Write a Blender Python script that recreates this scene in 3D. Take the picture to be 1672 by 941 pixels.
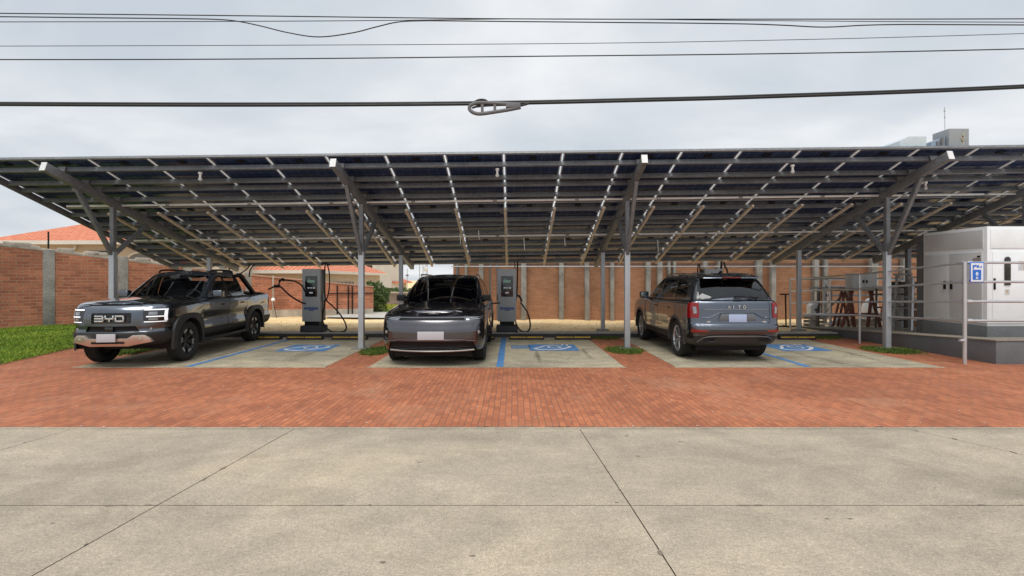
import bpy, bmesh, math, random
import numpy as np
from mathutils import Vector, Matrix
R = math.radians
random.seed(7)
for o in list(bpy.data.objects):
    bpy.data.objects.remove(o)
S = bpy.context.scene
COL = S.collection

# ---------------------------------------------------------------- camera
EYE, HOR, F, CX = 1.58, 457.0, 800.0, 836.0      # eye height; horizon row, focal length and centre column in photo pixels
cd = bpy.data.cameras.new('camera'); cam = bpy.data.objects.new('camera', cd); COL.objects.link(cam)
cam.location = (0, 0, EYE); cam.rotation_euler = (R(90), 0, 0)
cd.sensor_width = 36; cd.lens = F/1672*36; cd.shift_y = -(470.5-HOR)/1672
cd.clip_start = .05; cd.clip_end = 3000
S.camera = cam
def px(x, d): return (x-CX)*d/F
def pz(y, d): return EYE-(y-HOR)*d/F
def P(x, y, d): return Vector((px(x, d), d, pz(y, d)))

# ---------------------------------------------------------------- world and sun
W = bpy.data.worlds.new('World'); S.world = W; W.use_nodes = True
nt = W.node_tree; nt.nodes.clear()
def nd(nt, t, **kw):
    n = nt.nodes.new(t)
    for k, v in kw.items():
        if k in n.inputs: n.inputs[k].default_value = v
        else: setattr(n, k, v)
    return n
def lk(nt, a, b): nt.links.new(a, b)
SUN_EL, SUN_AZ = 60, 188         # azimuth the light comes from, clockwise from +Y
out = nd(nt, 'ShaderNodeOutputWorld'); bg = nd(nt, 'ShaderNodeBackground', Strength=.1)
sky = nd(nt, 'ShaderNodeTexSky', sky_type='NISHITA', sun_disc=False, sun_elevation=R(SUN_EL), sun_rotation=R(SUN_AZ))
sky.dust_density = 3
tc = nd(nt, 'ShaderNodeTexCoord'); sep = nd(nt, 'ShaderNodeSeparateXYZ'); lk(nt, tc.outputs['Generated'], sep.inputs[0])
zz = nd(nt, 'ShaderNodeMath', operation='ADD'); zz.inputs[1].default_value = .22; lk(nt, sep.outputs[2], zz.inputs[0])
zm = nd(nt, 'ShaderNodeMath', operation='MAXIMUM'); zm.inputs[1].default_value = .1; lk(nt, zz.outputs[0], zm.inputs[0])
dx = nd(nt, 'ShaderNodeMath', operation='DIVIDE'); lk(nt, sep.outputs[0], dx.inputs[0]); lk(nt, zm.outputs[0], dx.inputs[1])
dy = nd(nt, 'ShaderNodeMath', operation='DIVIDE'); lk(nt, sep.outputs[1], dy.inputs[0]); lk(nt, zm.outputs[0], dy.inputs[1])
cb = nd(nt, 'ShaderNodeCombineXYZ'); lk(nt, dx.outputs[0], cb.inputs[0]); lk(nt, dy.outputs[0], cb.inputs[1])
mp = nd(nt, 'ShaderNodeMapping'); mp.inputs['Rotation'].default_value = (0, 0, R(28)); mp.inputs['Scale'].default_value = (.9, 1.15, 1); mp.inputs['Location'].default_value = (3.1, 1.7, 0)
lk(nt, cb.outputs[0], mp.inputs[0])
n1 = nd(nt, 'ShaderNodeTexNoise', Scale=1.4, Detail=7, Roughness=.5, Distortion=.2); lk(nt, mp.outputs[0], n1.inputs['Vector'])
cr = nd(nt, 'ShaderNodeValToRGB'); lk(nt, n1.outputs[0], cr.inputs[0])
e = cr.color_ramp.elements
e[0].position = .32; e[0].color = (.50, .55, .605, 1); e[1].position = .72; e[1].color = (.78, .79, .805, 1)
x = e.new(.5); x.color = (.60, .635, .675, 1)
# an overcast dome is brightest overhead (1 + 2 sin elevation); the part in view stays near the horizon value
zr_ = nd(nt, 'ShaderNodeMapRange'); lk(nt, sep.outputs[2], zr_.inputs[0])
for k_, v_ in ((1, .5), (2, 1.0), (3, 10.0), (4, 19.0)): zr_.inputs[k_].default_value = v_
sc = nd(nt, 'ShaderNodeVectorMath', operation='SCALE'); lk(nt, zr_.outputs[0], sc.inputs['Scale']); lk(nt, cr.outputs[0], sc.inputs[0])
mx = nd(nt, 'ShaderNodeMix', data_type='RGBA'); mx.inputs[0].default_value = .95
lk(nt, sky.outputs[0], mx.inputs[6]); lk(nt, sc.outputs[0], mx.inputs[7]); lk(nt, mx.outputs[2], bg.inputs[0]); lk(nt, bg.outputs[0], out.inputs[0])
sl = bpy.data.lights.new('sun', 'SUN'); sl.energy = 1.5; sl.angle = R(28); sl.color = (1, .96, .9)
so = bpy.data.objects.new('sun', sl); COL.objects.link(so)
sd = Vector((math.sin(R(SUN_AZ))*math.cos(R(SUN_EL)), math.cos(R(SUN_AZ))*math.cos(R(SUN_EL)), math.sin(R(SUN_EL))))
so.rotation_euler = sd.to_track_quat('Z', 'Y').to_euler(); so.location = (0, -20, 30)
S.view_settings.view_transform = 'Standard'; S.view_settings.look = 'None'; S.view_settings.gamma = 1
S.view_settings.exposure = 0.28; S.view_settings.use_curve_mapping = False

# ---------------------------------------------------------------- materials
def srgb(r, g, b):
    f = lambda c: (c/255/12.92) if c/255 <= .04045 else ((c/255+.055)/1.055)**2.4
    return (f(r), f(g), f(b))
def base(name):
    m = bpy.data.materials.new(name); m.use_nodes = True
    return m, m.node_tree, m.node_tree.nodes['Principled BSDF']
def noise(nt, scale, detail=4, rough=.55, vec=None, dist=0):
    n = nd(nt, 'ShaderNodeTexNoise', Scale=scale, Detail=detail, Roughness=rough, Distortion=dist)
    if vec is not None: lk(nt, vec, n.inputs['Vector'])
    return n.outputs[0]
def ramp(nt, fac, stops):
    r = nd(nt, 'ShaderNodeValToRGB'); lk(nt, fac, r.inputs[0]); el = r.color_ramp.elements
    while len(el) < len(stops): el.new(.5)
    for k, (p, c) in enumerate(stops):
        el[k].position = p; el[k].color = (c, c, c, 1) if isinstance(c, (int, float)) else (*c[:3], 1)
    return r.outputs[0]
def mix(nt, a, b, fac=.5, mode='MIX'):
    m = nd(nt, 'ShaderNodeMix', data_type='RGBA', blend_type=mode)
    for s, v in ((0, fac), (6, a), (7, b)):
        if hasattr(v, 'links'): lk(nt, v, m.inputs[s])
        else: m.inputs[s].default_value = v if s == 0 else (*v[:3], 1)
    return m.outputs[2]
def bump(nt, b, h, strength=.3, dist=.01):
    n = nd(nt, 'ShaderNodeBump', Strength=strength, Distance=dist); lk(nt, h, n.inputs['Height']); lk(nt, n.outputs[0], b.inputs['Normal'])
def ocoord(nt): return nd(nt, 'ShaderNodeTexCoord').outputs['Object']
def gcoord(nt): return nd(nt, 'ShaderNodeNewGeometry').outputs['Position']
def mapped(nt, v, scale=(1, 1, 1), rot=(0, 0, 0), loc=(0, 0, 0)):
    m = nd(nt, 'ShaderNodeMapping'); m.inputs['Scale'].default_value = scale; m.inputs['Rotation'].default_value = rot; m.inputs['Location'].default_value = loc
    lk(nt, v, m.inputs[0]); return m.outputs[0]
def plain(name, c, rough=.5, metal=0, coat=0, var=.15, scale=3, fine=0, bmp=0, spec=None):
    """one colour with uneven wear: a broad noise and optionally a fine one"""
    m, nt, b = base(name)
    v = ocoord(nt); n = noise(nt, scale, 5, .6, v)
    lo = tuple(k*(1-var) for k in c); hi = tuple(min(1, k*(1+var)) for k in c)
    col = ramp(nt, n, [(.3, lo), (.7, hi)])
    if fine:
        col = mix(nt, col, ramp(nt, noise(nt, fine, 2, .5, v), [(.35, .55), (.65, 1.0)]), .5, 'MULTIPLY')
    lk(nt, col, b.inputs['Base Color'])
    b.inputs['Metallic'].default_value = metal; b.inputs['Coat Weight'].default_value = coat; b.inputs['Coat Roughness'].default_value = .03
    if spec is not None: b.inputs['Specular IOR Level'].default_value = spec
    lk(nt, ramp(nt, n, [(.3, max(0, rough-.06)), (.7, min(1, rough+.06))]), b.inputs['Roughness'])
    if bmp: bump(nt, b, noise(nt, fine or 40, 3, .6, v), bmp)
    return m
def emit(name, c, s):
    m, nt, b = base(name); b.inputs['Base Color'].default_value = (*c, 1)
    b.inputs['Emission Color'].default_value = (*c, 1); b.inputs['Emission Strength'].default_value = s; return m
def glass(name, tint, rough=.01, ior=1.5):
    m = bpy.data.materials.new(name); m.use_nodes = True; nt = m.node_tree; nt.nodes.clear()
    o = nd(nt, 'ShaderNodeOutputMaterial'); t = nd(nt, 'ShaderNodeBsdfTransparent'); t.inputs[0].default_value = (*tint, 1)
    g = nd(nt, 'ShaderNodeBsdfGlossy', Roughness=rough); g.inputs[0].default_value = (.95, .97, 1, 1)
    f = nd(nt, 'ShaderNodeFresnel', IOR=ior); mxs = nd(nt, 'ShaderNodeMixShader')
    lk(nt, f.outputs[0], mxs.inputs[0]); lk(nt, t.outputs[0], mxs.inputs[1]); lk(nt, g.outputs[0], mxs.inputs[2]); lk(nt, mxs.outputs[0], o.inputs[0])
    return m
def concrete(name, c, dark=.72, light=1.16, stain=.5, fine=90, big=.35, tint=(1, .96, .88)):
    m, nt, b = base(name); v = gcoord(nt)
    n1 = noise(nt, big, 6, .62, mapped(nt, v, (.55, 1.2, 1)), .6); n2 = noise(nt, 2.6, 5, .65, v, .3); n3 = noise(nt, fine, 3, .6, v); n4 = noise(nt, 17, 4, .7, v)
    col = ramp(nt, n1, [(.3, tuple(k*dark for k in c)), (.52, c), (.72, tuple(k*light*t for k, t in zip(c, tint)))])
    col = mix(nt, col, ramp(nt, n2, [(.32, .74), (.68, 1.16)]), stain, 'MULTIPLY')
    col = mix(nt, col, ramp(nt, noise(nt, 1.1, 8, .72, mapped(nt, v, (.7, 1.5, 1), loc=(7, 3, 0)), .8), [(.40, .82), (.62, 1.18)]), stain, 'MULTIPLY')
    col = mix(nt, col, ramp(nt, n4, [(.3, .84), (.7, 1.12)]), .6, 'MULTIPLY')
    col = mix(nt, col, ramp(nt, n3, [(.32, .66), (.68, 1.26)]), .85, 'MULTIPLY')
    col = mix(nt, col, ramp(nt, noise(nt, fine*.36, 4, .7, mapped(nt, v, (1, 1.3, 1))), [(.34, .80), (.66, 1.16)]), .8, 'MULTIPLY')
    # darker oil-like stains, then small dark chips
    col = mix(nt, col, ramp(nt, noise(nt, .8, 3, .5, mapped(nt, v, loc=(11, 5, 0)), 1.2), [(.62, 1.0), (.74, .74)]), stain*.9, 'MULTIPLY')
    vo = nd(nt, 'ShaderNodeTexVoronoi', Scale=1.1); lk(nt, mix(nt, v, noise(nt, 3, 2, .5, v), .04), vo.inputs['Vector'])
    col = mix(nt, ramp(nt, vo.outputs['Distance'], [(.018, tuple(k*.4 for k in c)), (.035, (1, 1, 1))]), col, 1, 'MULTIPLY')
    lk(nt, col, b.inputs['Base Color']); b.inputs['Roughness'].default_value = .85
    bump(nt, b, n3, .25, .004); return m
def brick(name, c1, c2, mortar, w, h, ms, plane='xz', off=.5, bmp=.6, dirt=.4, rot=0, warp=.012, mdirt=None):
    m, nt, b = base(name); v = ocoord(nt)
    sp = nd(nt, 'ShaderNodeSeparateXYZ'); lk(nt, v, sp.inputs[0]); cbn = nd(nt, 'ShaderNodeCombineXYZ')
    if plane == 'xz': lk(nt, sp.outputs[0], cbn.inputs[0]); lk(nt, sp.outputs[2], cbn.inputs[1])
    else: lk(nt, sp.outputs[1], cbn.inputs[0]); lk(nt, sp.outputs[0], cbn.inputs[1])
    wn = nd(nt, 'ShaderNodeTexNoise', Scale=3.5, Detail=3); lk(nt, v, wn.inputs['Vector'])
    ad = nd(nt, 'ShaderNodeVectorMath', operation='SUBTRACT'); lk(nt, wn.outputs['Color'], ad.inputs[0]); ad.inputs[1].default_value = (.5, .5, .5)
    sc = nd(nt, 'ShaderNodeVectorMath', operation='SCALE'); sc.inputs['Scale'].default_value = warp*3; lk(nt, ad.outputs[0], sc.inputs[0])
    a2 = nd(nt, 'ShaderNodeVectorMath', operation='ADD'); lk(nt, cbn.outputs[0], a2.inputs[0]); lk(nt, sc.outputs[0], a2.inputs[1])
    bt = nd(nt, 'ShaderNodeTexBrick', offset=off); lk(nt, a2.outputs[0], bt.inputs['Vector'])
    bt.inputs['Color1'].default_value = (*c1, 1); bt.inputs['Color2'].default_value = (*c2, 1); bt.inputs['Mortar'].default_value = (*mortar, 1)
    bt.inputs['Scale'].default_value = 1; bt.inputs['Brick Width'].default_value = w; bt.inputs['Row Height'].default_value = h
    bt.inputs['Mortar Size'].default_value = ms; bt.inputs['Mortar Smooth'].default_value = .25; bt.inputs['Bias'].default_value = -.1
    n1 = noise(nt, .5, 5, .6, v, .5); n2 = noise(nt, 30, 3, .6, v); n3 = noise(nt, 2.2, 5, .7, v)
    col = mix(nt, bt.outputs[0], ramp(nt, n1, [(.3, .68), (.7, 1.2)]), dirt, 'MULTIPLY')
    col = mix(nt, col, ramp(nt, n3, [(.3, .75), (.7, 1.2)]), dirt, 'MULTIPLY')
    col = mix(nt, col, ramp(nt, n2, [(.3, .75), (.7, 1.2)]), .6, 'MULTIPLY')
    if mdirt: col = mix(nt, col, mdirt, ramp(nt, noise(nt, .8, 6, .7, mapped(nt, v, (1, 1, 1), loc=(4, 2, 1))), [(.52, 0), (.8, .6)]))
    lk(nt, col, b.inputs['Base Color']); b.inputs['Roughness'].default_value = .88
    inv = nd(nt, 'ShaderNodeMath', operation='SUBTRACT'); inv.inputs[0].default_value = 1; lk(nt, bt.outputs['Fac'], inv.inputs[1])
    bump(nt, b, inv.outputs[0], bmp, .012); return m
M = {}
M['concrete'] = concrete('weathered_concrete', (.415, .347, .260), big=.4, dark=.74, light=1.28)
M['bay'] = concrete('bay_concrete', (.44, .385, .275), big=.55, dark=.66, light=1.14, stain=.8, fine=70)
M['joint'] = plain('joint_dirt', (.24, .20, .15), .95, fine=60)
M['paver'] = brick('clay_pavers', (.475, .160, .070), (.33, .103, .047), (.20, .098, .06), .165, .074, .005, 'yx', bmp=.5, dirt=.6, warp=.010, mdirt=(.46, .25, .15))
M['wallbrick'] = brick('red_wall_brick', (.475, .170, .090), (.30, .098, .053), (.40, .235, .15), .30, .098, .011, 'xz', dirt=.85, warp=.013, mdirt=(.44, .22, .13))
M['backbrick'] = brick('brown_wall_brick', (.38, .185, .10), (.29, .135, .070), (.33, .18, .10), .27, .075, .010, 'xz', dirt=.6, warp=.01, mdirt=(.44, .27, .17))
M['galv'] = plain('galvanised_steel', (.42, .43, .44), .5, .55, var=.14, scale=5, fine=24)
M['post'] = plain('galvanised_post', (.48, .50, .525), .5, .35, var=.08, scale=3)
M['rail'] = plain('pipe_rail_steel', (.60, .61, .63), .34, .65, var=.06, scale=4)
M['purlin'] = plain('grey_purlin_steel', (.235, .255, .285), .5, .25, var=.2, scale=2.5, fine=18)
M['rafter'] = plain('grey_rafter_steel', (.235, .245, .26), .5, .3, var=.15, scale=3, fine=18)
M['gutter'] = plain('bounce_tan_gutter_steel', (.84, .72, .58), .6, .0, var=.16, scale=4, fine=22)  # warm bounce light from the brick paving is painted into this tan
M['alu'] = plain('panel_aluminium', (.72, .71, .69), .38, .6, var=.08, scale=9)
M['conduit'] = plain('white_conduit', (.84, .84, .83), .4, .1, var=.08)
m, nt, b = base('solar_cells'); v = ocoord(nt)
bt = nd(nt, 'ShaderNodeTexBrick', offset=0); lk(nt, v, bt.inputs['Vector'])
for k, c in (('Color1', (.018, .038, .115)), ('Color2', (.022, .042, .125)), ('Mortar', (.08, .105, .18))): bt.inputs[k].default_value = (*c, 1)
for k, q in (('Scale', 1), ('Brick Width', .19), ('Row Height', .19), ('Mortar Size', .006)): bt.inputs[k].default_value = q
lk(nt, mix(nt, bt.outputs[0], ramp(nt, noise(nt, 2, 4, .6, v), [(.3, .6), (.7, 1.3)]), .7, 'MULTIPLY'), b.inputs['Base Color']); b.inputs['Roughness'].default_value = .16; b.inputs['Specular IOR Level'].default_value = .35
M['cells'] = m
def worn_paint(name, c, under, amount):
    m, nt, b = base(name); v = gcoord(nt)
    w = ramp(nt, noise(nt, 9, 8, .8, v, .4), [(amount, 0), (amount+.12, 1)])
    lk(nt, mix(nt, mix(nt, c, ramp(nt, noise(nt, 4, 4, .6, v), [(.3, .75), (.7, 1.15)]), .8, 'MULTIPLY'), under, w), b.inputs['Base Color']); b.inputs['Roughness'].default_value = .75; return m
M['blue'] = worn_paint('blue_road_paint', (.07, .22, .48), (.36, .34, .29), .545)
M['white_paint'] = worn_paint('white_road_paint', (.68, .70, .72), (.25, .33, .45), .57)
M['rubber'] = plain('black_rubber', (.018, .018, .018), .75, var=.25, scale=6)
M['yellow'] = plain('worn_yellow', (.48, .29, .025), .6, var=.4, scale=7, fine=30)
M['kerb_dark'] = plain('dark_kerb_face', (.075, .07, .062), .85, var=.3, scale=2, fine=40)  # the face's own dark colour, with its shade painted in
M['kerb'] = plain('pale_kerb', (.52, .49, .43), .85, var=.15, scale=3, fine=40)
M['black'] = plain('black_plastic', (.012, .012, .013), .55, var=.15, spec=.2)
M['gloss_black'] = plain('gloss_black', (.008, .008, .009), .12, var=.1, coat=.6)
M['cable'] = plain('black_cable', (.012, .012, .012), .55, var=.1)
M['chrome'] = plain('bright_metal', (.82, .82, .83), .18, .95, var=.05)
M['white'] = plain('white_enamel', (.87, .90, .91), .35, var=.05, scale=2)
M['grey_enamel'] = plain('pale_grey_enamel', (.60, .61, .61), .4, var=.06, scale=2)
M['plinth'] = plain('grey_painted_concrete', (.16, .168, .175), .75, var=.16, scale=1.6, fine=36)
M['plinth_top'] = concrete('platform_top', (.34, .30, .24), fine=60)
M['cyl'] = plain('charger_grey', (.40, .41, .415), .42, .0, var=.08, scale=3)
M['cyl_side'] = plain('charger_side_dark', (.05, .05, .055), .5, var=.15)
M['stonecol'] = plain('bare_concrete_column', (.285, .27, .24), .9, var=.35, scale=2.2, fine=26, bmp=.3)
M['mortar'] = plain('rough_mortar_cap', (.46, .40, .33), .95, var=.3, scale=2.4, fine=22, bmp=.5)
M['stucco'] = plain('beige_stucco', (.50, .44, .36), .9, var=.09, scale=.7, fine=40)
M['stucco_white'] = plain('pale_stucco', (.66, .64, .60), .9, var=.08, scale=.8, fine=40)
M['dark_window'] = plain('dark_window', (.035, .036, .036), .15, var=.2)
M['house_grey'] = plain('grey_roller_shutter', (.14, .14, .145), .6, var=.12)
M['soil'] = plain('dry_soil', (.40, .28, .14), .95, var=.2, scale=1.2, fine=30, bmp=.5)
m, nt, b = base('roof_tiles'); v = ocoord(nt)
wv = nd(nt, 'ShaderNodeTexWave', Scale=1.15, Distortion=.4); wv.bands_direction = 'X'; lk(nt, v, wv.inputs['Vector'])
w2 = nd(nt, 'ShaderNodeTexWave', Scale=.8, Distortion=.5, wave_profile='SAW'); w2.bands_direction = 'Y'; lk(nt, v, w2.inputs['Vector'])
c = ramp(nt, noise(nt, 5, 4, .6, v), [(.3, (.58, .15, .07)), (.7, (.80, .30, .17))])
c = mix(nt, c, ramp(nt, wv.outputs[1], [(.05, .5), (.5, 1.05)]), .75, 'MULTIPLY'); c = mix(nt, c, ramp(nt, w2.outputs[1], [(.0, .55), (.25, 1.05)]), .6, 'MULTIPLY')
lk(nt, c, b.inputs['Base Color']); b.inputs['Roughness'].default_value = .85; bump(nt, b, wv.outputs[1], .8, .08); M['tile'] = m
def leafmat(name, a, bb, sc=1.2):
    m, nt, b = base(name); v = gcoord(nt)
    n = noise(nt, sc, 4, .6, v); n2 = noise(nt, 14, 3, .6, v)
    lk(nt, mix(nt, ramp(nt, n, [(.3, a), (.7, bb)]), ramp(nt, n2, [(.25, .55), (.75, 1.45)]), .8, 'MULTIPLY'), b.inputs['Base Color']); b.inputs['Roughness'].default_value = .6
    b.inputs['Specular IOR Level'].default_value = .25
    return m
M['grass'] = leafmat('lawn_grass', (.13, .23, .018), (.30, .39, .045), 1.3)
M['lawn_soil'] = leafmat('lawn_turf', (.05, .095, .014), (.11, .16, .028), .9)
M['tuft'] = leafmat('tuft_grass', (.06, .11, .018), (.13, .18, .03), 1.5)
M['dry_grass'] = leafmat('dry_grass', (.74, .52, .22), (.90, .68, .36), .7)
M['leaf'] = leafmat('bush_leaf', (.035, .075, .016), (.11, .15, .04), 2.5)
M['leaf_y'] = leafmat('yellow_green_leaf', (.22, .26, .02), (.38, .38, .035), 2.5)
M['bark'] = plain('bark', (.13, .10, .075), .9, var=.3, scale=9)
M['dry_ground'] = None
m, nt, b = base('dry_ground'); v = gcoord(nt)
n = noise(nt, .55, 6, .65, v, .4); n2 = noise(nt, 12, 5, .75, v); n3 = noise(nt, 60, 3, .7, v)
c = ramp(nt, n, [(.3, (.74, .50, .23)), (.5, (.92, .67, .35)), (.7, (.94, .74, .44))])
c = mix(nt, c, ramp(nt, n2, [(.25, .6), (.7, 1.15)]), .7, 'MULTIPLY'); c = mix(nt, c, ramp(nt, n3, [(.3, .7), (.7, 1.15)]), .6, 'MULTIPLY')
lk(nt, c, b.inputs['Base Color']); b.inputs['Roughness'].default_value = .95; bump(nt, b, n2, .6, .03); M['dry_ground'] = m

# ---------------------------------------------------------------- helpers
class MB:
    """collects shapes and links them as ONE mesh object"""
    def __init__(s): s.v = []; s.f = []
    def add(s, vs, fs):
        k = len(s.v); s.v += [tuple(q) for q in vs]; s.f += [tuple(i+k for i in f) for f in fs]; return s
    def box(s, x0, x1, y0, y1, z0, z1, mtx=None):
        vs = [Vector(q) for q in ((x0, y0, z0), (x1, y0, z0), (x1, y1, z0), (x0, y1, z0), (x0, y0, z1), (x1, y0, z1), (x1, y1, z1), (x0, y1, z1))]
        if mtx: vs = [mtx @ q for q in vs]
        return s.add(vs, [(0, 3, 2, 1), (4, 5, 6, 7), (0, 1, 5, 4), (1, 2, 6, 5), (2, 3, 7, 6), (3, 0, 4, 7)])
    def beam(s, a, b, w, h, up=(0, 0, 1)):
        a, b = Vector(a), Vector(b); d = (b-a).normalized(); sx = d.cross(Vector(up))
        if sx.length < 1e-4: sx = d.cross(Vector((0, 1, 0)))
        sx.normalize(); u = sx.cross(d)
        vs = [p+sx*i*w/2+u*j*h/2 for p in (a, b) for i, j in ((-1, -1), (1, -1), (1, 1), (-1, 1))]
        return s.add(vs, [(0, 1, 2, 3), (7, 6, 5, 4), (0, 4, 5, 1), (1, 5, 6, 2), (2, 6, 7, 3), (3, 7, 4, 0)])
    def tube(s, pts, r, n=8, caps=True, closed=False):
        pts = [Vector(q) for q in pts]; rings = []; m = len(pts); ref = None
        for i, p in enumerate(pts):
            if closed: d = pts[(i+1) % m]-pts[i-1]
            else: d = pts[min(i+1, m-1)]-pts[max(i-1, 0)]
            d.normalize()
            if ref is None: ref = d.orthogonal().normalized()
            ref = (ref-d*ref.dot(d)); ref = ref.normalized() if ref.length > 1e-5 else d.orthogonal().normalized()
            b2 = d.cross(ref); rr = r[i] if isinstance(r, (list, tuple)) else r
            rings.append([p+ref*rr*math.cos(2*math.pi*k/n)+b2*rr*math.sin(2*math.pi*k/n) for k in range(n)])
        vs = [q for g in rings for q in g]; fs = []
        for i in range(m if closed else m-1):
            i2 = (i+1) % m
            for k in range(n): fs.append((i*n+k, i*n+(k+1) % n, i2*n+(k+1) % n, i2*n+k))
        if caps and not closed: fs += [tuple(range(n))[::-1], tuple((m-1)*n+k for k in range(n))]
        return s.add(vs, fs)
    def cyl(s, a, b, r, n=14): return s.tube([a, b], r, n)
    def prism(s, poly, axis, t0, t1):
        """poly: 2D outline; axis 0: (y,z) extruded in x; 1: (x,z) in y; 2: (x,y) in z"""
        def q(u, v, t): return {0: (t, u, v), 1: (u, t, v), 2: (u, v, t)}[axis]
        n = len(poly); vs = [q(u, v, t0) for u, v in poly]+[q(u, v, t1) for u, v in poly]
        return s.add(vs, [tuple(range(n))[::-1], tuple(range(n, 2*n))]+[(i, (i+1) % n, n+(i+1) % n, n+i) for i in range(n)])
    def lathe(s, prof, axis='x', c=(0, 0, 0), n=28):
        vs = []
        for r, h in prof:
            for k in range(n):
                a = 2*math.pi*k/n; u, w = r*math.cos(a), r*math.sin(a)
                vs.append({'x': (c[0]+h, c[1]+u, c[2]+w), 'z': (c[0]+u, c[1]+w, c[2]+h), 'y': (c[0]+u, c[1]+h, c[2]+w)}[axis])
        m = len(prof); fs = [(i*n+k, i*n+(k+1) % n, (i+1)*n+(k+1) % n, (i+1)*n+k) for i in range(m-1) for k in range(n)]
        return s.add(vs, fs)
    def sheet(s, pts): return s.add(pts, [tuple(range(len(pts)))])
    def build(s, name, mat, parent=None, smooth=False, bevel=0, seg=2, fix=True):
        me = bpy.data.meshes.new(name); me.from_pydata(s.v, [], s.f)
        return finish(me, name, mat, parent, smooth, bevel, seg, fix)
def finish(me, name, mat, parent=None, smooth=False, bevel=0, seg=2, fix=True):
    bm = bmesh.new(); bm.from_mesh(me)
    if fix: bmesh.ops.recalc_face_normals(bm, faces=bm.faces)
    if bevel:
        es = [e for e in bm.edges if len(e.link_faces) == 2 and e.calc_face_angle(0) > R(30)]
        bmesh.ops.bevel(bm, geom=es, offset=bevel, segments=seg, profile=.6, affect='EDGES', clamp_overlap=True)
    bm.to_mesh(me); bm.free()
    if smooth or bevel:
        me.shade_smooth(); me.set_sharp_from_angle(angle=R(smooth if smooth and smooth is not True else 38))
    me.materials.append(mat if not isinstance(mat, str) else M[mat])
    o = bpy.data.objects.new(name, me); COL.objects.link(o)
    if parent: o.parent = parent
    return o
def empty(name, loc=(0, 0, 0), rz=0):
    o = bpy.data.objects.new(name, None); COL.objects.link(o); o.location = loc; o.rotation_euler = (0, 0, rz); o.empty_display_size = .2; return o
def tag(o, label=None, cat=None, group=None, kind=None):
    for k, v in (('label', label), ('category', cat), ('group', group), ('kind', kind)):
        if v: o[k] = v
    return o
def struct(o): o['kind'] = 'structure'; return o
def kids(o): return [c for c in COL.objects if c.parent == o]
def copy_tree(o, parent=None):
    c = o.copy(); COL.objects.link(c)
    if parent: c.parent = parent
    for ch in kids(o): copy_tree(ch, c)
    return c
def catmull(pts, n=8):
    pts = [Vector(p) for p in pts]; out = []
    for i in range(len(pts)-1):
        p0, p1, p2, p3 = pts[max(i-1, 0)], pts[i], pts[i+1], pts[min(i+2, len(pts)-1)]
        for k in range(n):
            t = k/n; out.append(.5*((2*p1)+(p2-p0)*t+(2*p0-5*p1+4*p2-p3)*t*t+(3*p1-p0-3*p2+p3)*t**3))
    return out+[pts[-1]]
def blades(name, pts, h, w, lean, mat, seed=1, kind=True):
    """many grass blades as one mesh; pts is an array of root positions"""
    rng = np.random.default_rng(seed); n = len(pts); pts = np.asarray(pts, float)
    a = rng.uniform(0, 2*np.pi, n); hh = h*rng.uniform(.5, 1.25, n); ww = w*rng.uniform(.6, 1.3, n); b2 = rng.uniform(0, 2*np.pi, n); ln = lean*rng.uniform(.1, 1, n)*hh
    d = np.stack([np.cos(a)*ww/2, np.sin(a)*ww/2, np.zeros(n)], 1)
    mid = pts+np.stack([np.cos(b2)*ln*.35, np.sin(b2)*ln*.35, hh*.6], 1); tip = pts+np.stack([np.cos(b2)*ln, np.sin(b2)*ln, hh], 1)
    V = np.stack([pts-d, pts+d, mid+d*.7, mid-d*.7, tip], 1).reshape(-1, 3)
    k = np.arange(n)*5
    fs = [tuple(q) for q in np.stack([k, k+1, k+2, k+3], 1).tolist()]+[tuple(q) for q in np.stack([k+3, k+2, k+4], 1).tolist()]
    me = bpy.data.meshes.new(name); me.from_pydata(V.tolist(), [], fs)
    o = finish(me, name, mat, fix=False)
    if kind: o['kind'] = 'stuff'
    return o
# ================================================================ THE SETTING
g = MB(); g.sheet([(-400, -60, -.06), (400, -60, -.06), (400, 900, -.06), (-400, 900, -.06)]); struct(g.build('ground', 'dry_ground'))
# street slabs: concrete panels with open joints over a dirty bed
bed = MB(); bed.sheet([(-60, -30, -.016), (60, -30, -.016), (60, 5.21, -.016), (-60, 5.21, -.016)]); struct(bed.build('road_bed', 'joint'))
slab = MB()
xs = [(-40, -40), (-14.0, -13.9), (-9.4, -9.1), (-4.66, -4.98), (-2.305, -2.57), (.716, .880), (4.19, 5.6), (9.2, 9.6), (14, 14.4), (40, 40)]   # x at depth 5.2 and at depth 2.61
def lx(k, y): a, b_ = xs[k]; return a+(b_-a)*(5.2-y)/(5.2-2.61)
ys = [-30, -9, -4.2, -.4, 3.43, 5.185]
for i in range(len(xs)-1):
    for j in range(len(ys)-1):
        y0, y1 = ys[j]+.003, ys[j+1]-.003
        yc0, yc1 = max(y0, 0), max(y1, 0)
        slab.sheet([(lx(i, yc0)+.004, y0, 0), (lx(i+1, yc0)-.004, y0, 0), (lx(i+1, yc1)-.004, y1, 0), (lx(i, yc1)+.004, y1, 0)])
struct(slab.build('concrete_road', 'concrete'))
lip = MB(); lip.box(-40, 40, 5.187, 5.235, -.05, .004); struct(lip.build('road_edge', 'concrete'))
pv = MB(); pv.sheet([(-30, 5.236, 0), (40, 5.236, 0), (40, 13.6, 0), (-30, 13.6, 0)]); struct(pv.build('brick_paving', 'paver'))
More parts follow.
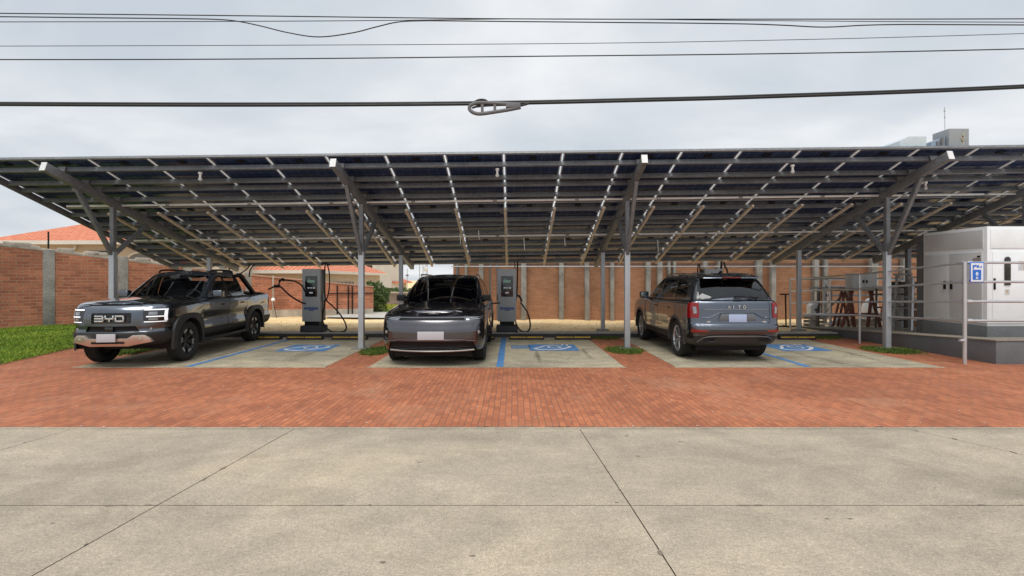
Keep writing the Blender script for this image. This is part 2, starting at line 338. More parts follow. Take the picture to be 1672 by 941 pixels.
# chipped, dirt filled spots along the joints, a shadow line painted at the paving edge, pale litter
random.seed(21); ch = MB()
def blot(mb, x, y, rx, ry, z, n_=9):
    mb.add([(x+rx*math.cos(2*math.pi*q/n_)*random.uniform(.5, 1.1), y+ry*math.sin(2*math.pi*q/n_)*random.uniform(.5, 1.1), z) for q in range(n_)], [tuple(range(n_))])
for _ in range(16):
    k_ = random.randint(2, 6); y_ = random.uniform(2.4, 5.15); blot(ch, lx(k_, y_)+random.uniform(-.012, .012), y_, random.uniform(.006, .02), random.uniform(.012, .05), .0035)
for _ in range(12): blot(ch, random.uniform(-4.5, 4.5), 3.43+random.uniform(-.008, .008), random.uniform(.015, .07), random.uniform(.004, .012), .0035)
for _ in range(14): blot(ch, random.uniform(-5, 5), random.uniform(2.6, 5.0), random.uniform(.01, .03), random.uniform(.004, .010), .003)
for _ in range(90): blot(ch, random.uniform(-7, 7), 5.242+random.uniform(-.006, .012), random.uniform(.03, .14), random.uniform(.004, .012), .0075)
o_ = ch.build('joint_chips_edge_shade', plain('chip_dirt_edge_shade', (.20, .16, .12), .95)); o_['kind'] = 'stuff'
lt = MB()
for _ in range(150): blot(lt, random.uniform(-9, 9), 5.25+3.6*random.random()**1.4, random.uniform(.008, .022), random.uniform(.006, .02), .006+random.uniform(0, .004), 6)
o_ = lt.build('litter', plain('pale_litter', (.62, .50, .40), .9)); o_['kind'] = 'stuff'
# rubber scuffs in the bays where wheels turn in
# three concrete double bays
BAYS = [(-7.88, -3.38, 'left'), (-2.585, 2.03, 'middle'), (2.96, 7.75, 'right')]
for x0, x1, _ in BAYS:
    s_ = MB(); ym = 10.72
    for a, b_ in ((8.84, ym-.004), (ym+.004, 13.42)):
        xm = x0+(x1-x0)*.5
        s_.box(x0, x1, a, b_, -.05, .006)
    struct(s_.build('parking_bay', 'bay'))
    e_ = MB(); e_.box(x0-.03, x1+.03, 8.80, 8.838, -.05, .009); struct(e_.build('bay_edging', 'bay'))
Z = .0105
sf = MB(); random.seed(8)
for xc in (-6.1, -7.6, -4.4, -.75, -2.2, .5, 1.6, 3.6, 5.0, 6.2, 7.2):
    for _ in range(3):
        x_ = xc+random.uniform(-.12, .12); y0_ = random.uniform(8.9, 10.4); ln = random.uniform(.5, 1.9); w_ = random.uniform(.03, .08); nn_ = 7
        for q in range(nn_):
            a, b_ = y0_+ln*q/nn_, y0_+ln*(q+random.uniform(.85, 1.02))/nn_; sf.sheet([(x_-w_, a, .0085), (x_+w_*random.uniform(.5, 1), a+.02, .0085), (x_+w_, b_, .0085), (x_-w_*random.uniform(.5, 1), b_-.01, .0085)])
for xc, yc in ((-5.0, 9.9), (-4.6, 10.2), (.9, 9.6), (1.3, 10.1), (6.5, 9.8), (-1.4, 9.1), (6.9, 10.3)):
    for _ in range(5): blot(sf, xc+random.gauss(0, .12), yc+random.gauss(0, .12), random.uniform(.015, .07), random.uniform(.012, .05), .0088)
m_, nt_, b_n = base('faint_tyre_rubber'); b_n.inputs['Base Color'].default_value = (.16, .14, .11, 1); b_n.inputs['Roughness'].default_value = .9; b_n.inputs['Alpha'].default_value = .2
o_ = sf.build('tyre_scuffs', m_); o_['kind'] = 'stuff'
def strip(x0, x1, y0, y1, m, z=Z):
    s_ = MB(); s_.sheet([(x0, y0, z), (x1, y0, z), (x1, y1, z), (x0, y1, z)]); return struct(s_.build('painted_line', m))
strip(-5.92, -5.80, 8.85, 13.3, 'blue'); strip(-.285, -.155, 8.85, 13.3, 'blue'); strip(5.30, 5.42, 8.85, 13.3, 'blue')
def ribbon(mb, pts, w, z):
    pts = [Vector((p[0], p[1], 0)) for p in pts]; L = []; Rr = []
    for i, p in enumerate(pts):
        d = (pts[min(i+1, len(pts)-1)]-pts[max(i-1, 0)]).normalized(); nrm = Vector((-d.y, d.x, 0))*w/2
        L.append(p+nrm); Rr.append(p-nrm)
    for i in range(len(pts)-1): mb.sheet([(q.x, q.y, z) for q in (L[i], Rr[i], Rr[i+1], L[i+1])])
def symbol(x0, x1, y0, y1, faded=0):
    s_ = MB(); s_.sheet([(x0, y0, Z), (x1, y0, Z), (x1, y1, Z), (x0, y1, Z)]); struct(s_.build('painted_symbol_field', 'blue'))
    if faded:
        for k in range(9):
            s2 = MB(); ww = .05; xx = x0-.42+k*.05; s2.sheet([(xx, y0+.35+.02*(k % 3), Z), (xx+ww*.8, y0+.3, Z), (xx+ww*.7, y1-.1-.03*(k % 2), Z), (xx+.005, y1-.14, Z)]); struct(s2.build('worn_paint', 'blue'))
    q = lambda u, v: (x0+u*(x1-x0), y0+v*(y1-y0))
    s_ = MB()
    ribbon(s_, catmull([(*q(u, v), 0) for u, v in ((.10, .30), (.20, .16), (.42, .10), (.60, .16), (.74, .34), (.86, .52), (.84, .70))], 5), .085, Z+.004)
    ribbon(s_, catmull([(*q(u, v), 0) for u, v in ((.10, .30), (.22, .48), (.34, .72), (.50, .84), (.66, .82))], 5), .07, Z+.0045)
    ribbon(s_, catmull([(*q(u, v), 0) for u, v in ((.44, .40), (.58, .36), (.66, .50), (.60, .66), (.46, .68), (.40, .54), (.44, .40))], 5), .05, Z+.005)
    for u in (.72, .82): ribbon(s_, [q(u, .76), q(u+.02, .96)], .05, Z+.005)
    struct(s_.build('painted_symbol', 'white_paint'))
symbol(-5.24, -4.13, 10.76, 11.85); symbol(.40, 1.50, 10.85, 11.9, 1); symbol(6.0, 7.1, 10.8, 11.9)
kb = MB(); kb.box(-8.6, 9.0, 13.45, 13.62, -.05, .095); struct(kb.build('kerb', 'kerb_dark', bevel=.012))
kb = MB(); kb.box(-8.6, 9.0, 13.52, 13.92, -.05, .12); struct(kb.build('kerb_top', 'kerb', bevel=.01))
# dry ground behind the bays, with sparse bleached grass
n = 60; dg = MB(); X_ = np.linspace(-14, 24, n); Y_ = np.linspace(13.925, 20.4, 22)
for j in range(22):
    for i in range(n): dg.v.append((X_[i], Y_[j], .06+.03*math.sin(X_[i]*1.3+Y_[j])*math.cos(Y_[j]*1.7)))
dg.f = [(j*n+i, j*n+i+1, (j+1)*n+i+1, (j+1)*n+i) for j in range(21) for i in range(n-1)]
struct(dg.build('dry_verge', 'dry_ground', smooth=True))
rng = np.random.default_rng(3); k = 900
blades('dry_grass', np.stack([rng.uniform(-11, 12, k), rng.uniform(14.0, 18.3, k), np.full(k, .05)], 1), .06, .03, 1.2, 'dry_grass', 4)
pt = MB(); pt.sheet([(-7.5, 19.2, .118), (-1.0, 18.2, .118), (-.4, 19.6, .118), (-1.2, 21.5, .118), (-7.0, 22.5, .118)]); struct(pt.build('footpath', 'kerb'))
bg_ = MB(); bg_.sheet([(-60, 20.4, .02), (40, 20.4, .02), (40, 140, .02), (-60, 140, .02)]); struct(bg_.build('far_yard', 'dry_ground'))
# lawn: a mound from the paving up to the wall
def lawn_edge(y): return np.interp(y, [2, 7.75, 9.03, 11.6, 14.2, 17], [-7.8, -9.02, -9.43, -10.15, -10.6, -10.9])
def lawn_z(x, y):
    t = np.clip((lawn_edge(y)-x)/3.2, 0, 1)
    return .03+.075*np.sin(t*np.pi/2)+.02*np.sin(x*2.1+y*1.3)*t+.03*np.sin(x*4.7-y*2.9)*t
lm = MB(); ny, nx = 40, 40
for y in np.linspace(3, 17.5, ny):
    e_ = lawn_edge(y)
    for t in np.linspace(0, 1, nx): xx = e_-t*9; lm.v.append((xx, y, float(lawn_z(xx, y)) if t > 0 else -.02))
lm.f = [(j*nx+i, j*nx+i+1, (j+1)*nx+i+1, (j+1)*nx+i) for j in range(ny-1) for i in range(nx-1)]
struct(lm.build('lawn', 'lawn_soil', smooth=True))
k = 95000; yy = rng.uniform(7.6, 16.2, k); xx = lawn_edge(yy)-.01-rng.uniform(0, 5.6, k)
blades('lawn_grass', np.stack([xx, yy, lawn_z(xx, yy)-.01], 1), .05, .016, 1.1, 'grass', 5)
# grass in the gaps between the bays
def patch(x0, x1, y0, y1, seed, dens=2600):
    r_ = np.random.default_rng(seed); k_ = int(dens*(x1-x0)*(y1-y0)); u = r_.uniform(-1, 1, k_); v = r_.uniform(-1, 1, k_)
    keep = (np.abs(u)**2.4+np.abs(v)**2.4)*r_.uniform(.75, 1.6, k_) < .80+.25*np.sin(u*7+seed)*np.cos(v*6); u, v = u[keep], v[keep]
    x_ = (x0+x1)/2+u*(x1-x0)/2; y_ = (y0+y1)/2+v*(y1-y0)/2
    return np.stack([x_, y_, np.full(len(x_), .0)], 1)
blades('grass_tuft', np.concatenate([patch(-3.36, -2.62, 10.1, 11.5, 1), patch(2.06, 2.94, 10.3, 11.5, 2), patch(7.85, 9.0, 10.3, 11.5, 3), patch(-9.0, -7.95, 10.0, 11.6, 4),
       patch(-3.3, -2.7, 12.7, 13.4, 5), patch(2.1, 2.9, 12.9, 13.4, 6), patch(7.9, 8.9, 13.0, 13.5, 7), patch(1.9, 2.9, 13.9, 14.4, 8, 1500), patch(8.0, 9.0, 13.9, 14.5, 9, 1500)]), .055, .015, .9, 'tuft', 6)
sb = MB()
for x0, x1, y0, y1 in ((-3.36, -2.62, 10.1, 11.5), (2.06, 2.94, 10.3, 11.5), (7.85, 9.0, 10.3, 11.5), (-9.0, -7.95, 10.0, 11.6)):
    sb.add([((x0+x1)/2+.72*(x1-x0)/2*math.copysign(abs(math.cos(a))**.6, math.cos(a)), (y0+y1)/2+.72*(y1-y0)/2*math.copysign(abs(math.sin(a))**.6, math.sin(a)), .008) for a in [2*math.pi*q/24 for q in range(24)]], [tuple(range(24))])
struct(sb.build('grass_bed', 'lawn_soil'))

# ---------------------------------------------------------------- left boundary wall, built along its own x axis
A_, B_ = Vector((-18.5, 10.3, 0)), Vector((-10.75, 20.0, 0))
wl = empty('brick_wall', A_, math.atan2(B_.y-A_.y, B_.x-A_.x)); L_ = (B_-A_).length
tag(wl, 'long red brick boundary wall with concrete posts and rough mortar cap behind the lawn', 'wall')
def wtop(t): return 3.23+(1.755-3.23)*t
m_ = MB(); m_.prism([(0, -.1), (L_, -.1), (L_, wtop(1)), (0, wtop(0))], 1, -.075, .075); m_.build('brickwork', 'wallbrick', wl)
m_ = MB(); random.seed(5); q = 0
while q < L_:
    w_ = random.uniform(.25, .9); t = q/L_; h = random.choice((.05, .08, .10, .14)); t2 = min(1, (q+w_)/L_)
    m_.prism([(q, wtop(t)-.01), (min(L_, q+w_), wtop(t2)-.01), (min(L_, q+w_-.03), wtop(t2)+h*.9), (q+.03, wtop(t)+h)], 1, -.085, .085); q += w_
m_.prism([(0, wtop(0)-.02), (L_, wtop(1)-.02), (L_, wtop(1)+.075), (0, wtop(0)+.075)], 1, -.081, .081); m_.build('mortar_cap', 'mortar', wl, bevel=.02)
def along(xp):     # distance along the wall where the photo's column xp meets it
    r = (xp-CX)/F; d = (B_-A_); t = (r*A_.y-A_.x)/(d.x-r*d.y); return t*L_
for xp in (-95, 79, 200, 305, 405):
    q = along(xp); t = q/L_; m_ = MB(); m_.box(q-.14, q+.14, -.10, .10, -.1, wtop(t)+(.12 if xp > 100 else .05)); m_.build('concrete_post', 'stonecol', wl, bevel=.015)
q = along(79); m_ = MB(); m_.cyl((q, 0, wtop(q/L_)), (q, 0, wtop(q/L_)+.62), .022); m_.build('rebar', 'black', wl)
for xp in (36, 108, 150, 163, 232, 270, 284):
    q = along(xp); t = q/L_; m_ = MB(); m_.box(q-.2, q+.2, -.09, .09, wtop(t)+.02, wtop(t)+.17); o_ = m_.build('mortar_lump', 'mortar', wl, bevel=.04)
# second boundary wall, lower, behind the first charger
A2, B2 = Vector((-10.7, 20.05, 0)), Vector((-6.0, 21.2, 0))
w2_ = empty('brick_wall', A2, math.atan2(B2.y-A2.y, B2.x-A2.x)); L2 = (B2-A2).length
tag(w2_, 'lower red brick wall with a sloping tiled top and thin metal posts behind the left charger', 'wall')
m_ = MB(); m_.prism([(0, -.1), (L2, -.1), (L2, 1.25), (0, 1.74)], 1, -.07, .07); m_.build('brickwork', 'wallbrick', w2_)
m_ = MB(); m_.prism([(0, 1.745), (L2, 1.255), (L2, 1.30), (0, 1.80)], 1, -.10, .10); m_.build('coping', plain('clay_coping', (.44, .25, .17), .9), w2_, bevel=.01)
m_ = MB(); m_.box(.0, L2, -.09, -.071, -.05, .34); m_.build('plinth_render', 'mortar', w2_)
for xp in (551, 569, 575.5):
    r = (xp-CX)/F; d = (B2-A2).normalized(); t = (r*A2.y-A2.x)/(d.x-r*d.y); m_ = MB(); m_.cyl((t, -.11, 0), (t, -.11, 1.5-.1*t*.5), .025); m_.build('metal_post', 'black', w2_)
m_ = MB(); t0 = 3.0; m_.box(t0, L2, -.125, -.105, .98, 1.02); m_.build('rail', 'black', w2_)
lmp = empty('utility_lamp', (px(452, 19.6), 19.6, 0)); tag(lmp, 'small white lamp on a thin post in front of the red brick wall', 'lamp')
m_ = MB(); m_.cyl((0, 0, 0), (-.15, 0, .73), .012); m_.build('post', 'black', lmp)
m_ = MB(); m_.lathe([(.001, -.06), (.06, -.05), (.08, 0), (.05, .07), (.001, .08)], 'z', (-.15, 0, .78), 14); m_.build('lamp_head', 'white', lmp, smooth=True)
pp = MB(); pp.cyl((px(446, 19.9), 19.9, 0), (px(446, 19.9), 19.9, 1.75), .03); tag(pp.build('drain_pipe', 'mortar'), 'pale thin vertical pipe standing against the red brick wall behind the pickup', 'pipe')

# ---------------------------------------------------------------- brown brick building behind the bays
bb = empty('brick_wall', (-2.23, 18.6, 0)); tag(bb, 'long brown brick wall lined with grey concrete columns behind the middle charger and dry ground', 'wall')
m_ = MB(); m_.box(0, 26, 0, .2, -.1, 2.55); m_.build('brickwork', 'backbrick', bb)
m_ = MB(); m_.box(-.02, 26.02, -.03, .23, 2.552, 2.60); m_.build('coping', 'mortar', bb)
m_ = MB(); m_.box(0, 26, -.03, .01, 2.14, 2.22); m_.build('string_course', plain('dark_brick_band', (.15, .085, .055), .9), bb)
colx = [(761, .11), (785, .2), (855, .24), (917, .2), (959.5, .2), (1000, .17), (1059, .2), (1078, .2), (1093, .13), (1103, .13), (1152, .17), (1174, .13), (1241, .24), (1264, .2), (1334, .2), (1350, .17), (1430, .28), (1480, .24), (1540, .24)]
random.seed(11)
for i, (xp, w_) in enumerate(colx):
    d_ = 18.35-.18*(i % 3 == 1); x_ = px(xp, d_)+2.23; lean = random.uniform(-.03, .03); m_ = MB(); yy0 = d_-18.6
    tp = random.choice((2.62, 2.7, 2.8))
    w_ *= .86; m_.prism([(x_-w_/2, -.05), (x_+w_/2, -.05), (x_+w_/2*random.uniform(.85, 1)+lean, tp), (x_-w_/2+lean, tp)], 1, yy0, yy0+.19); m_.build('column', 'stonecol', bb, bevel=.012)
for x0, x1 in ((0, 8.0), (8.0, 17)):
    m_ = MB(); m_.tube([(x0, -.5, 2.07), (x1, -.5, 2.07)], .022); m_.build('pipe', 'galv', bb)
for xp in (746, 800, 812):
    x_ = px(xp, 18.4)+2.23; m_ = MB(); m_.tube([(x_, -.03, 0), (x_, -.03, 2.6)], .03 if xp != 746 else .05); m_.build('downpipe', 'house_grey', bb)
m_ = MB(); x_ = px(985, 18.5)+2.23; m_.box(x_-.03, x_+.03, -.06, 0, .75, 1.05); m_.build('conduit_box', 'conduit', bb)

# ---------------------------------------------------------------- houses beyond the walls
def hip_roof(mb, x0, x1, y0, y1, z, zr, oh=.5):
    x0 -= oh; x1 += oh; y0 -= oh; y1 += oh; h = (y1-y0)/2
    if x1-x0 < y1-y0: pass
    a, b_ = (x0+min(h, (x1-x0)/2-.1), (y0+y1)/2, zr), (x1-min(h, (x1-x0)/2-.1), (y0+y1)/2, zr)
    return mb.add([(x0, y0, z), (x1, y0, z), (x1, y1, z), (x0, y1, z), a, b_], [(0, 1, 5, 4), (1, 2, 5), (2, 3, 4, 5), (3, 0, 4), (3, 2, 1, 0)])
# house A, behind the left wall
h = empty('house', (-27, 26, 0)); tag(h, 'beige house with arched window and orange tiled hip roof behind the left brick wall', 'house')
m_ = MB(); m_.box(0, 11.5, 0, 12, -.1, 3.55); m_.build('wall', 'stucco', h)
m_ = MB(); hip_roof(m_, 0, 8.6, 0, 12, 3.62, 6.05, .6); m_.build('roof', 'tile', h)
m_ = MB(); m_.box(-.65, 9.2, -.65, -.45, 3.42, 3.615); m_.build('fascia', 'stucco_white', h)
for k_, (xp, ww, zt) in enumerate(((228, 1.3, 0),)):
    x_ = px(xp, 26)+27; zc = pz(436, 26); m_ = MB()
    m_.prism([(x_-.72, zc-1.2), (x_+.72, zc-1.2)]+[(x_+.72*math.cos(a), zc+.72*math.sin(a)) for a in [math.pi*q/16 for q in range(17)]], 1, -.03, .04); f_ = m_.build('arched_window', 'house_grey', h)
    m_ = MB(); m_.tube([(x_+.78*math.cos(a), -.04, zc+.78*math.sin(a)) for a in [math.pi*q/16 for q in range(17)]], .06, 6); m_.build('frame', 'stucco_white', f_)
x_ = px(168, 26)+27; m_ = MB(); m_.box(x_-.7, x_+.7, -.03, .05, pz(424, 26), pz(410, 26)); m_.build('window', 'dark_window', h)
m_ = MB(); m_.tube(catmull([(px(124, 26)+27, -.1, pz(398, 26)), (px(126, 26)+27, -.12, pz(404, 26)), (px(122, 26)+27, -.12, pz(410, 26))], 6), .06, 6); m_.build('drain_pipe', 'stucco_white', h)
# house B, in the middle left
h = empty('house', (-23.5, 30, 0)); tag(h, 'low house with wide orange tiled roof and white eaves behind the left charger', 'house')
m_ = MB(); m_.box(0, 11.35, 0, 15, -.1, 2.0); m_.build('wall', 'stucco', h)
m_ = MB(); hip_roof(m_, 0, 11.2, 0, 15, 2.16, 5.0, .7); m_.build('roof', 'tile', h)
m_ = MB(); m_.box(-.75, 11.97, -.75, -.66, 1.96, 2.155); m_.box(11.88, 11.97, -.66, 15.7, 1.96, 2.155); m_.build('fascia', 'stucco_white', h)
m_ = MB(); m_.box(11.345, 11.40, 2.5, 7.4, .6, 1.42); w_ = m_.build('window', 'dark_window', h)
m_ = MB()
for k_ in range(7): m_.box(11.395, 11.42, 2.5+k_*.8, 2.56+k_*.8, .6, 1.42)
m_.build('grille', 'black', w_)
# house C: tall block
h = empty('house', (-21, 50, 0)); tag(h, 'tall plain beige house block with narrow dark windows beside the left post', 'house')
x1 = px(612, 50)+21; xm = px(571, 50)+21
m_ = MB(); m_.box(0, xm, .3, 12, -.1, 6.2); m_.build('wing', 'stucco', h)
m_ = MB(); m_.box(xm, x1, 0, 12, -.1, 6.6); m_.build('wall', 'stucco_white', h)
for xp, w_, y1_ in ((583.5, .3, 437), (603, .3, 442)):
    x_ = px(xp, 50)+21; m_ = MB(); m_.box(x_-w_, x_+w_, -.05, .05, pz(y1_, 50), 3.9); m_.build('window', 'dark_window', h)
m_ = MB(); m_.tube([(xm+.1, -.08, .2), (xm+.1, -.08, 6.4)], .09, 6); m_.build('drain_pipe', 'conduit', h)
# house D, small and far
h = empty('house', (px(598, 58), 58, 0)); tag(h, 'small house with orange sloping roof seen between the two left posts', 'house')
ww = px(640, 58)-px(598, 58); m_ = MB(); m_.box(0, ww, 0, 8, -.1, 1.2); m_.build('wall', 'stucco', h)
m_ = MB(); z0_, z1_ = pz(461, 58), pz(446, 58); m_.add([(-.3, -.8, z1_+.2), (ww+.6, -.8, z0_), (ww+.6, 9, z0_), (-.3, 9, z1_+.2), (-.3, -.8, z1_), (ww+.6, -.8, z0_-.15), (ww+.6, 9, z0_-.15), (-.3, 9, z1_)], [(0, 1, 2, 3), (4, 7, 6, 5), (0, 4, 5, 1), (1, 5, 6, 2), (2, 6, 7, 3), (3, 7, 4, 0)]); m_.build('roof', 'tile', h)
m_ = MB(); m_.box(-.3, ww*.55, -.7, -.5, .9, 2.0); m_.build('eave', 'bark', h)
fw = empty('garden_wall', (px(619, 30), 30, 0)); tag(fw, 'grey brown garden wall beyond the bush with a pale top', 'wall')
m_ = MB(); m_.box(-4, 5.2, 0, .2, 0, pz(479, 30)); m_.build('wall', plain('mossy_wall', (.20, .155, .13), .95, var=.35, scale=2.5, fine=14), fw)
m_ = MB(); m_.box(-4, 5.25, -.04, .24, pz(479, 30), pz(477, 30)); m_.build('coping', 'mortar', fw)
# masts
def mast(x, d, z, w_, label):
    h = empty('antenna_mast', (px(x, d), d, 0)); tag(h, label, 'antenna', None)
    m_ = MB()
    if w_ > .3:
        for sx, sy in ((-1, -1), (1, -1), (0, 1)): m_.tube([(sx*w_, sy*w_, 0), (sx*w_*.7, sy*w_*.7, z)], .05, 5)
        for k_ in range(int(z/.7)):
            zz_ = k_*.7; m_.tube([(-w_, -w_, zz_), (w_, -w_, zz_+.7)], .03, 4); m_.tube([(w_, -w_, zz_), (0, w_, zz_+.7)], .03, 4)
        m_.build('lattice', 'galv', h)
        d_ = MB(); d_.lathe([(.02, -.1), (.35, -.02), (.4, .08)], 'y', (.1, -w_-.1, z*.42), 12); d_.build('dish', 'grey_enamel', h)
    else:
        m_.tube([(0, 0, 0), (0, 0, z)], w_, 6); m_.build('pole', 'galv', h)
        d_ = MB(); d_.box(-.12, .12, -.1, .1, z*.72, z*.78); d_.build('aerial', 'house_grey', h)
    return h
mast(685, 80, 7.5, .07, 'thin far antenna pole with a small aerial left of the lattice tower')
mast(695, 82, 8.0, .42, 'far grey lattice antenna tower above the black SUV')
mast(665, 50, 2.7, .035, 'slim short pole standing between the posts left of the antennas')

# ---------------------------------------------------------------- bushes
def bush(name, c, blobs, n, size, mat, label, cat, trunk=True, seed=2):
    r_ = np.random.default_rng(seed); h = empty(name, c); tag(h, label, cat); V = []; Fs = []
    for (bx, by, bz, rx, ry, rz_), frac in blobs:
        for _ in range(int(n*frac)):
            d = r_.normal(size=3); d /= np.linalg.norm(d); rr = r_.uniform(.45, 1.0)**.5*(1+.18*math.sin(d[0]*6+d[2]*5))
            p = Vector((bx+d[0]*rx*rr, by+d[1]*ry*rr, bz+d[2]*rz_*rr))
            if p.z < .03: continue
            s_ = size*r_.uniform(.6, 1.4); a = Vector(r_.normal(size=3)).normalized(); b_ = a.orthogonal().normalized(); k0 = len(V)
            V += [p-a*s_, p+b_*s_*.45, p+a*s_, p-b_*s_*.45]; Fs.append((k0, k0+1, k0+2, k0+3))
    me = bpy.data.meshes.new('foliage'); me.from_pydata([tuple(v) for v in V], [], Fs); finish(me, 'foliage', mat, h, fix=False)
    if trunk:
        m_ = MB()
        for k_ in range(7):
            a = k_*.9; m_.tube(catmull([(0, 0, 0), (.12*math.cos(a), .12*math.sin(a), .4), (.4*math.cos(a), .35*math.sin(a), 1.1)], 4), [.04-.03*q/8 for q in range(9)], 5)
        m_.build('stems', 'bark', h)
    return h
bush('bush', (px(612, 22.5), 22.5, 0), [((0, 0, .55, .6, .5, .55), .35), ((-.05, 0, 1.05, .45, .45, .48), .3), ((.25, 0, .85, .42, .4, .4), .2), ((-.35, 0, .8, .35, .3, .5), .15)], 5200, .055, 'leaf', 'large dark green bush growing behind the post beside the black SUV', 'bush')
bush('bush', (px(640, 31.5), 31.5, .45), [((0, 0, .35, 1.3, .4, .28), 1)], 900, .08, 'leaf', 'green foliage spilling over the far garden wall', 'bush', False, 5)
bush('hedge', (px(635, 25), 25, .0), [((0, 0, .22, .62, .4, .1), 1)], 1500, .035, 'leaf_y', 'low yellow green clipped hedge in front of the garden wall', 'hedge', False, 6)
bush('ground_plant', (px(632, 23.5), 23.5, .0), [((0, 0, .06, .75, .8, .12), 1)], 1800, .045, 'grass', 'patch of bright green plants at the foot of the yellow hedge', 'plant', False, 7)

# ---------------------------------------------------------------- building far behind the right side of the carport
h = empty('office_building', (30, 40, 0)); tag(h, 'grey flat roofed building rising just above the right end of the solar roof', 'building')
m_ = MB(); m_.box(0, 8, 0, 10, -.1, 12.36); m_.build('wall', 'grey_enamel', h)
m_ = MB(); m_.box(1.2, 7.2, -.1, 8, 12.361, 12.46); m_.build('roof_kerb', 'grey_enamel', h)
m_ = MB(); m_.prism([(px(1475, 40), 12.46), (px(1518, 40), 12.46), (px(1518, 40), 13.38), (px(1489, 40), 13.38), (px(1473, 40), 12.98)], 1, 40.3, 43); tag(m_.build('rooftop_unit', plain('pale_blue_metal', (.46, .53, .57), .6, var=.06), bevel=.03), 'pale blue sloped metal unit on the far roof', 'rooftop unit')
h = empty('roof_shed', (px(1557, 41), 40.5, 12.46)); tag(h, 'dark grey box with pale marks on the far roof beneath the antenna', 'rooftop box')
m_ = MB(); m_.box(-.83, .83, 0, 1.6, 0, 1.62); m_.build('body', plain('slate_panel', (.25, .27, .29), .6, var=.08), h, bevel=.03)
m_ = MB(); random.seed(3)
for k_ in range(16):
    a = random.uniform(0, 6.28); u, v = .28+.15*math.cos(a)*random.random(), .75+.5*math.sin(a)*random.random(); m_.box(u-.05, u+.05, -.03, 0, v-.06, v+.06)
m_.build('pale_fittings', 'mortar', h)
h = empty('roof_machine', (px(1530, 41), 40.8, 12.46)); tag(h, 'small dark machine under a slanting cover between the two rooftop boxes', 'machine')
m_ = MB(); m_.add([(-.65, 0, 0), (.5, 0, 0), (.5, 0, 1.05), (-.65, 0, .6), (-.65, 1, 0), (.5, 1, 0), (.5, 1, 1.05), (-.65, 1, .6)], [(0, 1, 2, 3), (4, 7, 6, 5), (0, 4, 5, 1), (1, 5, 6, 2), (2, 6, 7, 3), (3, 7, 4, 0)]); m_.build('cover', plain('steel_blue', (.23, .29, .36), .5), h)
m_ = MB(); m_.box(-.25, 0, -.12, -.02, .15, .6); m_.box(.1, .3, -.12, -.02, .0, .95); m_.build('machine_parts', 'house_grey', h)
h = empty('antenna_mast', (px(1543, 41), 41, 14.08)); tag(h, 'slim whip antenna on top of the far rooftop box', 'antenna')
m_ = MB(); m_.tube([(0, 0, 0), (-.05, 0, 1.95)], .025, 6); m_.build('pole', 'galv', h)
m_ = MB(); m_.box(-.08, .0, -.04, .04, 1.55, 1.66); m_.box(-.06, .01, -.04, .04, 1.05, 1.13); m_.build('joint', 'galv', h)
# ================================================================ SOLAR CARPORT
SC = 1.045; Y0 = 9.25*SC; TAN = .32; ANG = math.atan(TAN)
def zr(y): return EYE+SC*2.25-TAN*(y-Y0)           # centre line of the rafters
NV = Vector((0, TAN, 1)).normalized()                 # roof normal
car = empty('solar_carport', (0, 11.2, 0)); tag(car, 'long grey steel carport roofed with dark solar panels on Y shaped posts', 'carport')
SL = .0125                                           # the roof climbs slightly to the right
def here(o): o.parent = car; o.location = (0, -11.2, 0); return o
XF, XR = [-9.12, -3.44, 2.63, 8.57, 11.75], [-8.86, -3.25, 2.66, 8.40, 11.6]
YF, YR = 11.2, 14.35
def xat(k, y): return XF[k]+(XR[k]-XF[k])*(y-YF)/(YR-YF)
for k in range(5):
    y0, y1 = 9.67, 15.62
    a, b_ = Vector((xat(k, y0), y0, zr(y0)+SL*xat(k, y0))), Vector((xat(k, y1), y1, zr(y1)+SL*xat(k, y1)))
    m_ = MB(); m_.beam(a, b_, .11, .17); o = here(m_.build('rafter', 'rafter', bevel=.006))
    c = (a-b_).normalized(); m_ = MB(); m_.beam(a+c*.001, a+c*.012, .118, .178); m_.build('end_cap', 'conduit', o)
    xf = XF[k]; zt = zr(YF)-.09+SL*XF[k]
    m_ = MB(); m_.box(xf-.06, xf+.06, YF-.06, YF+.06, .02, 2.22); p_ = here(m_.build('post', 'post', bevel=.008))
    m_ = MB(); m_.box(xf-.045, xf+.045, YF-.045, YF+.045, 2.22, zt); m_.build('upper_post', 'rafter', p_)
    m_ = MB(); m_.box(xf-.2, xf+.2, YF-.16, YF+.16, -.02, .03); m_.build('base_plate', 'stonecol', p_, bevel=.01)
    for yb in (9.88*SC, 11.62*SC):
        m_ = MB(); m_.beam((xat(k, YF), YF+(.03 if yb > YF else -.03), 2.16), (xat(k, yb), yb, zr(yb)-.085+SL*xat(k, yb)), .075, .085); here(m_.build('brace', 'rafter', bevel=.005))
    xr = XR[k]; m_ = MB(); m_.box(xr-.055, xr+.055, YR-.055, YR+.055, -.02, zr(YR)-.09+SL*XR[k]); p_ = here(m_.build('post', 'post' if k != 4 else 'rafter', bevel=.008))
    m_ = MB(); m_.box(xr-.16, xr+.16, YR-.14, YR+.14, -.02, .135); m_.build('base_plate', 'stonecol', p_, bevel=.01)
XL, PITCH, NC = 1.03-10*1.197, 1.197, 21
XE = XL+NC*PITCH
for y in [9.61, 10.10, 10.38, 10.83, 11.54, 12.05, 12.32, 12.79, 13.51, 13.88, 14.3, 14.94]:
    y *= SC; o_ = NV*.158; m_ = MB(); z = zr(y)
    m_.beam(Vector((XL+.05, y, z+SL*XL))+o_, Vector((XE-.05, y, z+SL*XE))+o_, .05, .096, up=NV); here(m_.build('purlin', 'purlin', bevel=.005))
